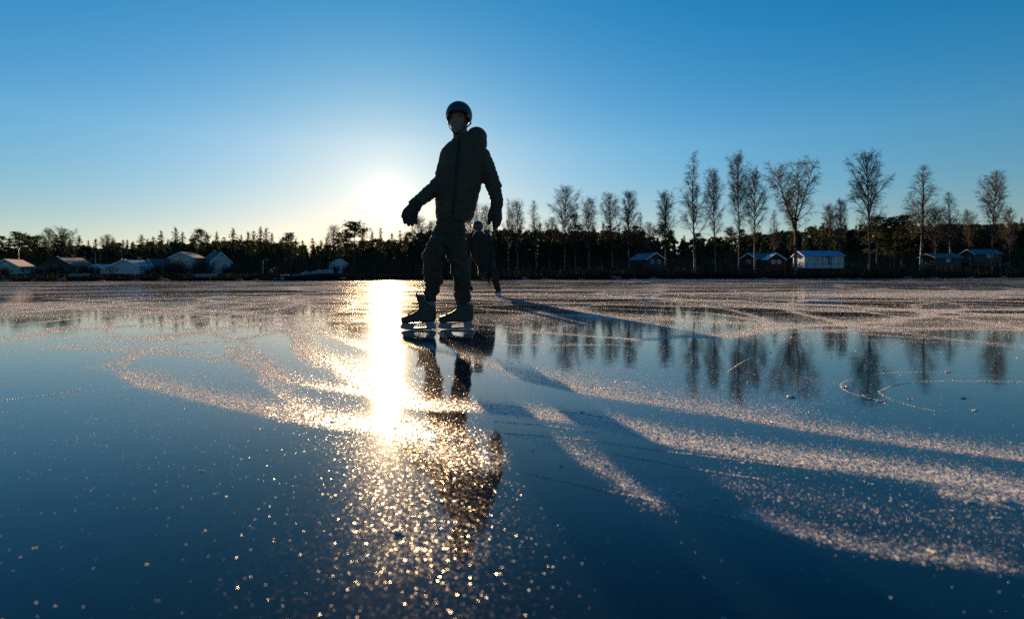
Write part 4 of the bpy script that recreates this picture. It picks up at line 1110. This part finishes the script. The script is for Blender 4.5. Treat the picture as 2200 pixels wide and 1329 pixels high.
M['roof_pink'] = mat('roof_pink', (0.34, 0.24, 0.23), 0.8, 0.2, (0.6, (0.40, 0.31, 0.30)))
M['roof_frost'] = mat('roof_frost', (0.36, 0.40, 0.44), 0.8, 0.2, (0.5, (0.28, 0.33, 0.38)))
M['roof_blue'] = mat('roof_blue', (0.10, 0.34, 0.55), 0.5, 0.4, (0.5, (0.14, 0.40, 0.62)))
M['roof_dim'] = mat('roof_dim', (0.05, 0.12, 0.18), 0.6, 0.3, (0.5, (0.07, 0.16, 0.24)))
M['fence'] = mat('fence', (0.12, 0.12, 0.11), 0.9, 0.1)
M['roof_dark'] = mat('roof_dark', (0.06, 0.07, 0.09), 0.7, 0.3, (0.7, (0.10, 0.12, 0.15)))
M['glass'] = mat('glass', (0.015, 0.02, 0.025), 0.08, 0.6)
M['door'] = mat('door', (0.10, 0.05, 0.035), 0.6, 0.3, (2, (0.13, 0.07, 0.05)))
M['lamp_metal'] = mat('lamp_metal', (0.32, 0.34, 0.35), 0.5, 0.4, (3, (0.26, 0.28, 0.29)))
M['brick'] = mat('brick', (0.25, 0.16, 0.13), 0.9, 0.2, (6, (0.32, 0.22, 0.18)))
def window(parent, face, u, z, w, h, W, Lh, bars=1):
    """face: 'g' gable end towards the lake (y=-L/2) or 's' long side (x=+W/2) ; u along the wall from its middle"""
    def put(mb_boxes, name, m, off, par):
        q = MB()
        for (a0, a1, z0, z1, d0, d1) in mb_boxes:
            if face == 'g': q.box((a0, -Lh - off - d1, z0), (a1, -Lh - off - d0, z1))
            else: q.box((W + off + d0, a0, z0), (W + off + d1, a1, z1))
        return q.build(name, m, par)
    t = 0.09; a0, a1, z0, z1 = u - w / 2, u + w / 2, z, z + h
    fr = [(a0 - t, a1 + t, z1, z1 + t, 0, .06), (a0 - t, a1 + t, z0 - t, z0, 0, .07), (a0 - t, a0, z0, z1, 0, .06), (a1, a1 + t, z0, z1, 0, .06)]
    for b in range(bars): c = a0 + (b + 1) * w / (bars + 1); fr.append((c - .03, c + .03, z0, z1, 0, .05))
    f = put(fr, 'window', M['trim'], 0.003, parent)
    put([(a0, a1, z0, z1, 0.0, 0.02)], 'pane', M['glass'], 0.003, f)
def house(name, label, px, base_y, d, w, L, hw, hr, rz, wall, roof, wins=(), chim=None, doors=(), porch=None, trim='trim', cat='house'):
    """gable house; w = gable width, L = length, local -y gable looks at the lake"""
    x = (px - 1100) / F_PX * d; zt = CAM_H + (HZ(px) - base_y) / F_PX * d
    o = empty(name, (x, d, zt), rz); prop(o, label, cat)
    W, Lh = w / 2, L / 2
    m = MB()
    pent = [(-W, -1.2), (W, -1.2), (W, hw), (0, hr), (-W, hw)]
    m.prism(pent[::-1], -Lh, Lh); m.build('wall', M[wall], o)
    rf = MB(); k = (hr - hw) / W; ov = 0.45; th = 0.16
    for s in (-1, 1):
        p = [(0, hr + .004), (s * (W + ov), hw - k * ov + .004), (s * (W + ov), hw - k * ov + th), (0, hr + th)]
        rf.prism(p if s < 0 else p[::-1], -Lh - 0.4, Lh + 0.4)
    r = rf.build('roof', M[roof], o)
    ba = MB()
    for s in (-1, 1):
        p = [(0, hr + th + .01), (s * (W + ov), hw - k * ov + th + .01), (s * (W + ov), hw - k * ov - .12), (0, hr - .12)]
        ba.prism(p if s < 0 else p[::-1], -Lh - 0.46, -Lh - 0.404)
    ba.build('bargeboard', M[trim], r)
    if chim:
        c = MB(); c.box((chim[0] - .35, chim[1] - .35, hw), (chim[0] + .35, chim[1] + .35, hr + 0.9)); c.box((chim[0] - .42, chim[1] - .42, hr + .9), (chim[0] + .42, chim[1] + .42, hr + 1.0))
        c.build('chimney', M['brick'], r)
    for wn in wins: window(o, wn[0], wn[1], wn[2], wn[3], wn[4], W, Lh, wn[5] if len(wn) > 5 else 1)
    for f, u, dw, dh in doors:
        q = MB()
        if f == 'g': q.box((u - dw/2, -Lh - .05, 0), (u + dw/2, -Lh - .003, dh))
        else: q.box((W + .003, u - dw/2, 0), (W + .05, u + dw/2, dh))
        dd = q.build('door', M['door'], o)
        q = MB()
        if f == 'g': q.box((u + dw/2 - .25, -Lh - .11, 1.0), (u + dw/2 - .1, -Lh - .052, 1.06))
        else: q.box((W + .052, u + dw/2 - .25, 1.0), (W + .11, u + dw/2 - .1, 1.06))
        q.build('handle', M['trim'], dd)
    if porch:
        (u0, u1, dep, hgt) = porch; q = MB()
        q.box((W + .45, u0, hgt), (W + dep, u1, hgt + .14)); q.build('porch_roof', M[roof], o)
        for i in range(4):
            u = u0 + .15 + (u1 - u0 - .3) * i / 3; q = MB(); q.box((W + dep - .2, u - .06, -.2), (W + dep - .08, u + .06, hgt - .003)); q.build('porch_post', M['trim'], o)
    return o
R3 = math.radians
house('green_house', 'green timber house with pinkish roof and double window in its gable at the far left', 30, 590, 150, 5.8, 8.5, 2.1, 3.9, R3(18), 'wall_green', 'roof_pink',
      [('g', 0.0, .5, 1.9, 1.1), ('g', -0.35, 2.15, .45, .6, 0), ('g', 0.35, 2.15, .45, .6, 0), ('s', -2.4, .5, 1.4, 1.3), ('s', 0.6, .4, 1.0, 1.5)], None, [('s', 2.6, 1.0, 2.0)])
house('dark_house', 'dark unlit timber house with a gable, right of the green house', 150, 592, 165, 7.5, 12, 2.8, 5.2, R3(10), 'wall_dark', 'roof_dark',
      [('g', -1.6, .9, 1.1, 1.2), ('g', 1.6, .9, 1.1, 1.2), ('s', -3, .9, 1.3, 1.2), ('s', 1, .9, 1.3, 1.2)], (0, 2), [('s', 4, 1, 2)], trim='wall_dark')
house('white_garage', 'low white garage with dark door beside the lamp post', 230, 591, 155, 4.2, 6.4, 2.0, 2.8, R3(-5), 'wall_white', 'roof_frost',
      [('s', 1.2, .7, .7, 1.0, 0), ('s', -1.4, .7, .5, 1.0, 0)], None, [('g', 0, 1.5, 1.8)], cat='garage')
house('white_house', 'long white house with frosted grey roof and two small windows, right of the white garage', 288, 591, 160, 7.4, 10, 2.5, 4.2, R3(8), 'wall_white', 'roof_frost',
      [('s', -3.6, 1.1, .6, .9, 0), ('s', -2.1, 1.1, .6, .9, 0), ('g', -1.5, .9, 1.2, 1.1)], (0, 3), [('s', 2.2, 1.0, 2.0)])
house('white_outbuilding', 'small white outbuilding with a brown garage door, between two larger white houses', 352, 591, 168, 5.5, 8, 2.5, 4.6, R3(-30), 'wall_white', 'roof_dark',
      [('s', 2.6, .6, .9, 1.3, 0), ('s', -3.0, 1.0, .8, .8, 0)], None, [('s', 0.2, 2.0, 2.0)], cat='outbuilding')
house('two_storey_house', 'two storey white house half hidden by bare branches, left of the free white gable', 404, 591, 158, 6.0, 7.0, 4.8, 6.2, R3(5), 'wall_white', 'roof_dark',
      [('g', -1.2, 3.0, 1.4, 1.2), ('g', 1.4, 3.0, 1.0, 1.2), ('g', -1.4, .7, 1.2, 1.2), ('s', 0, 3.0, 1.0, 1.2)], None, [('g', 1.2, 1.0, 2.0)])
house('gabled_white_house', 'tall white house showing a steep bare gable at the right end of the white houses', 464, 590, 160, 5.2, 7.0, 3.6, 6.1, R3(48), 'wall_white', 'roof_dark',
      [('g', -.35, 3.2, .8, .7), ('g', -.9, .6, .55, 1.1, 0), ('g', .2, .6, .55, 1.1, 0), ('g', 1.3, .6, .55, 1.1, 0)], (0, 1))
house('grey_shed', 'small grey building glimpsed in the trees below the large sunlit pine', 726, 580, 190, 4.5, 6, 2.2, 3.6, R3(30), 'wall_blue', 'roof_dark', [('g', 0, .7, .9, .9)], None, [('s', 1, .9, 1.9)], cat='shed')
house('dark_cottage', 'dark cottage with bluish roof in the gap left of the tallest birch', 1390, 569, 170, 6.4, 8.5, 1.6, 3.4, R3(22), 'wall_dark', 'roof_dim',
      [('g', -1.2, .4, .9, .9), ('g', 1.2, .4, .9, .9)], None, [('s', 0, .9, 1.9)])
house('red_cottage', 'dark red cottage with pale window frames, left of the blue bungalow', 1640, 571, 160, 5.4, 12, 1.9, 3.4, R3(-62), 'wall_red', 'roof_dim',
      [('s', -3, .6, 1.0, .9), ('s', 0, .6, 1.0, .9), ('g', 0, .6, 1.2, .9)], None, [('s', 3, .9, 1.9)])
house('red_porch_house', 'small red gable front with two pale windows and a white gable, among the birches', 1662, 571, 150, 4.0, 4.2, 1.8, 3.2, R3(-8), 'wall_red', 'roof_blue',
      [('g', -.7, .6, .8, .8), ('g', .7, .6, .8, .8)], None, [('s', 0, .9, 1.8)])
house('blue_bungalow', 'long pale blue bungalow with bright blue roof and a porch, right of the widest birch', 1758, 567, 158, 5.2, 11.5, 2.2, 3.5, R3(-84), 'wall_blue', 'roof_blue',
      [('s', 4.6, .7, .6, 1.0, 0), ('s', 3.2, .7, .6, 1.0, 0), ('s', -1.2, .6, 1.6, 1.2), ('s', -4.4, .7, .8, 1.0, 0)], None, [('s', 1.6, 1.0, 1.9)], (-2.6, 2.4, 1.6, 2.0))
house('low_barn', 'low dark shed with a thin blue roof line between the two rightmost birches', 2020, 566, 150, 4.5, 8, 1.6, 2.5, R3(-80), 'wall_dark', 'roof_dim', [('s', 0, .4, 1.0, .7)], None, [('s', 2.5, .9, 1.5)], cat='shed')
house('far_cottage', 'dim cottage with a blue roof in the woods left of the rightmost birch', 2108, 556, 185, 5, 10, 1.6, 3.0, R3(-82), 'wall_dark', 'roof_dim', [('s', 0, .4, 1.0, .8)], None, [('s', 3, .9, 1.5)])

def lamp(px, top, base, d, label):
    x = (px - 1100) / F_PX * d; z0 = CAM_H + (HZ(px) - base) / F_PX * d; h = (base - top) / F_PX * d
    o = empty('street_lamp', (x, d, z0)); prop(o, label, 'street lamp')
    m = MB(); m.tube([(0, 0, -1), (0, 0, h * .5), (0, 0, h)], [.11, .09, .06], 8); m.build('pole', M['lamp_metal'], o, True)
    m = MB(); m.tube([(0, 0, h - .05), (.35, 0, h + .22), (.9, 0, h + .25)], [.045, .04, .035], 6); m.build('arm', M['lamp_metal'], o, True)
    m = MB(); m.ball((1.1, 0, h + .22), (.34, .14, .09), seg=12, rings=8); m.build('lamp_head', M['lamp_metal'], o, True)
lamp(205, 541, 590, 150, 'tall grey lamp post at the left corner of the white garage')
lamp(262, 546, 590, 172, 'lamp post rising behind the white garage roof')
lamp(40, 533, 590, 165, 'thin lamp post behind the green house')
lamp(565, 560, 597, 120, 'lamp post alone by the snowy bank left of the snow heaps')

def shore_boat(px, base, d, L, label, rz):
    x = (px - 1100) / F_PX * d
    z = max(gz(x, d), 0); o = empty('rowing_boat', (x, d, z), rz); prop(o, label, 'boat', 'boats turned over on the shore')
    m = MB(); n = 12; k = 9; vs = []
    for i in range(n + 1):
        t = i / n; w = 0.62 * math.sin(math.pi * (0.12 + 0.88 * t)) ** 0.55 if t < 1 else 0.02; hh = 0.45 + 0.12 * (2 * t - 1) ** 2
        for j in range(k):
            a = math.pi * j / (k - 1); vs.append((L * (t - .5), -w * math.cos(a), hh * math.sin(a) ** 0.8 - .03))
    fs = [(i * k + j, i * k + j + 1, (i + 1) * k + j + 1, (i + 1) * k + j) for i in range(n) for j in range(k - 1)]
    m.add(vs, fs + [tuple(range(k))]); m.build('hull', M['boat'], o, True)
    q = MB(); q.tube([(-L * .45, 0, .52), (0, 0, .44), (L * .46, 0, .56)], [.03, .03, .03], 6); q.build('keel', M['boat_keel'], o)
M['boat'] = mat('boat', (0.16, 0.19, 0.22), 0.6, 0.3, (2, (0.12, 0.15, 0.18)))
M['boat_keel'] = mat('boat_keel', (0.2, 0.2, 0.2), 0.7, 0.3)
shore_boat(172, 598, 101, 3.4, 'pale boat turned over on the bank below the dark house', 0.1)
shore_boat(444, 593, 97, 3.8, 'pale boat turned over before the tall white houses', -0.05)

def heap(px, d, w, h, seed, label):
    x = (px - 1100) / F_PX * d; r = random.Random(seed); m = MB()
    for i in range(9): m.ball((r.uniform(-.5, .5) * w, r.uniform(-.6, .6), r.uniform(0, .3) * h), (w * r.uniform(.15, .3), r.uniform(.5, 1), h * r.uniform(.35, .75)), seg=12, rings=8)
    o = fuse(m, 'snow_heap', M['snow'], None, 0.12, 3); o.location = (x, d, gz(x, d)); prop(o, label, 'snow heap')
heap(628, 98, 2.6, 0.3, 1, 'low snow heap nearest the small dark buoy by the shore')
heap(660, 102, 2.6, .8, 2, 'highest snow heap on the bank left of the sun path')
heap(697, 104, 3.4, .9, 3, 'brownish lit snow heap on the bank, right of the highest one')
o = empty('buoy', P(605, 602, 78)); o.location.z = 0; prop(o, 'small dark buoy frozen in the ice off the far bank', 'buoy')
m = MB(); m.tube([(0, 0, -.05), (0, 0, .1), (0, 0, .32), (0, 0, .42)], [.18, .25, .22, .08], 12); m.build('float', M['boot'], o, True)
m = MB(); m.tube([(0, 0, .42), (0, 0, .8)], [.03, .03], 8); m.ball((0, 0, .8), (.16, .16, .12), seg=10, rings=6); m.build('top_mark', M['roof_blue'], o, True)
# bungalow fence
def fence(px0, px1, d, base, label, n):
    x0, x1 = (px0 - 1100) / F_PX * d, (px1 - 1100) / F_PX * d
    z = CAM_H + (HZ((px0 + px1) / 2) - base) / F_PX * d
    o = empty('fence', ((x0 + x1) / 2, d, z)); prop(o, label, 'fence'); h = (x1 - x0) / 2
    for i in range(n):
        x = -h + 2 * h * i / (n - 1); q = MB(); q.box((x - .06, -.06, -1), (x + .06, .06, .95)); q.build('post', M['fence'], o)
    for zz in (.35, .75): q = MB(); q.box((-h, -.10, zz), (h, -.063, zz + .12)); q.build('rail', M['fence'], o)
fence(1700, 1835, 146, 572, 'pale rail fence before the blue bungalow', 9)
fence(2085, 2165, 140, 573, 'rail fence by the rightmost birch trunk', 6)
# leafless bushes
def bush_mesh(seed):
    r = random.Random(seed); m = MB()
    for i in range(170):
        a = r.uniform(0, 6.28); e = r.uniform(.3, 1.5); L = r.uniform(.5, 1.0); p = Vector((r.uniform(-.25, .25), r.uniform(-.25, .25), -.1)); d = Vector((math.cos(a) * math.cos(e), math.sin(a) * math.cos(e), math.sin(e)))
        q = p + d * L * .6; m.tube([p, q, q + (d + Vector((r.gauss(0, .4), r.gauss(0, .4), .2))) * L * .4], [.014, .010, .004], 3, cap=False)
        m.tube([q, q + (d + Vector((r.gauss(0, .6), r.gauss(0, .6), .1))) * L * .35], [.008, .003], 3, cap=False)
    return m
bp = [bush_mesh(i).build('leafless_bush', M['twigs']) for i in range(3)]
for o in bp: o.hide_render = False
BU = [(8,140,3.0),(85,146,2.6),(112,150,3.6),(132,150,3.8),(180,150,3.4),(196,150,2.6),(318,150,2.2),(340,148,3.2),(368,146,4.6),(385,146,5.0),(425,146,4.8),(440,148,5.2),(486,150,3.0),(500,150,2.6),(590,130,2.0),
      (720,150,3.2),(745,140,3.6),(1340,125,2.6),(1372,124,2.4),(1450,122,2.8),(1475,122,3.0),(1520,124,2.2),(1560,124,3.2),(1605,124,2.4),(1840,124,2.6),(1900,124,2.8),(1940,124,2.2),(2000,125,2.4),(2070,124,2.2),(2170,124,2.8)]
used = set()
for i, (px, d, s) in enumerate(BU):
    x = (px - 1100) / F_PX * d; k = i % 3
    if k not in used: o = bp[k]; used.add(k)
    else: o = bp[k].copy(); COL.objects.link(o)
    o.location = (x, d, gz(x, d)); o.scale = (s * .75, s * .75, s); o.rotation_euler = (0, 0, i * 1.3)
    prop(o, 'leafless bush on the %s' % ('left bank by the houses' if px < 1000 else 'right bank at the foot of the birches'), 'bush', 'leafless bushes on the left bank' if px < 1000 else 'leafless bushes on the right bank')

for n_ in ('jacket', 'trousers'):
    b_ = M[n_].node_tree.nodes['Principled BSDF']; b_.inputs['Sheen Weight'].default_value = 0.2; b_.inputs['Sheen Roughness'].default_value = 0.35
# stones and frozen-in lumps along the edge of the ice
def stones():
    r = random.Random(12); M['stone'] = mat('stone', (0.10, 0.10, 0.10), 0.9, 0.2, (3, (0.16, 0.155, 0.15)), (8, 0.6, 0.05)); pr = []
    for i, px in enumerate([12, 70, 128, 215, 290, 352, 512, 548, 590, 735, 790, 842, 1130, 1175, 1248, 1322, 1362, 1406, 1418, 1530, 1642, 1690, 1802, 1846, 1950, 2012, 2090, 2160]):
        x = (px - 1100) / F_PX * 95; d = float(shore_y(x)) + r.uniform(-1.5, 2.0); x = (px - 1100) / F_PX * d
        if i < 3:
            m = MB()
            for k in range(4): m.ball((r.uniform(-.5, .5), r.uniform(-.3, .3), r.uniform(0, .25)), (r.uniform(.35, .6), r.uniform(.3, .5), r.uniform(.2, .35)), seg=8, rings=6)
            o = fuse(m, 'shore_stone', M['stone'], None, 0.08, 1); pr.append(o)
        else: o = pr[i % 3].copy(); COL.objects.link(o)
        sc_ = r.uniform(0.5, 1.3); o.location = (x, d, max(gz(x, d), 0) - 0.05); o.scale = (sc_ * r.uniform(.8, 1.4), sc_, sc_ * r.uniform(.5, .9)); o.rotation_euler = (0, 0, r.uniform(0, 6))
        prop(o, 'dark stone at the edge of the ice below the far bank', 'stone', 'stones along the edge of the ice')
stones()
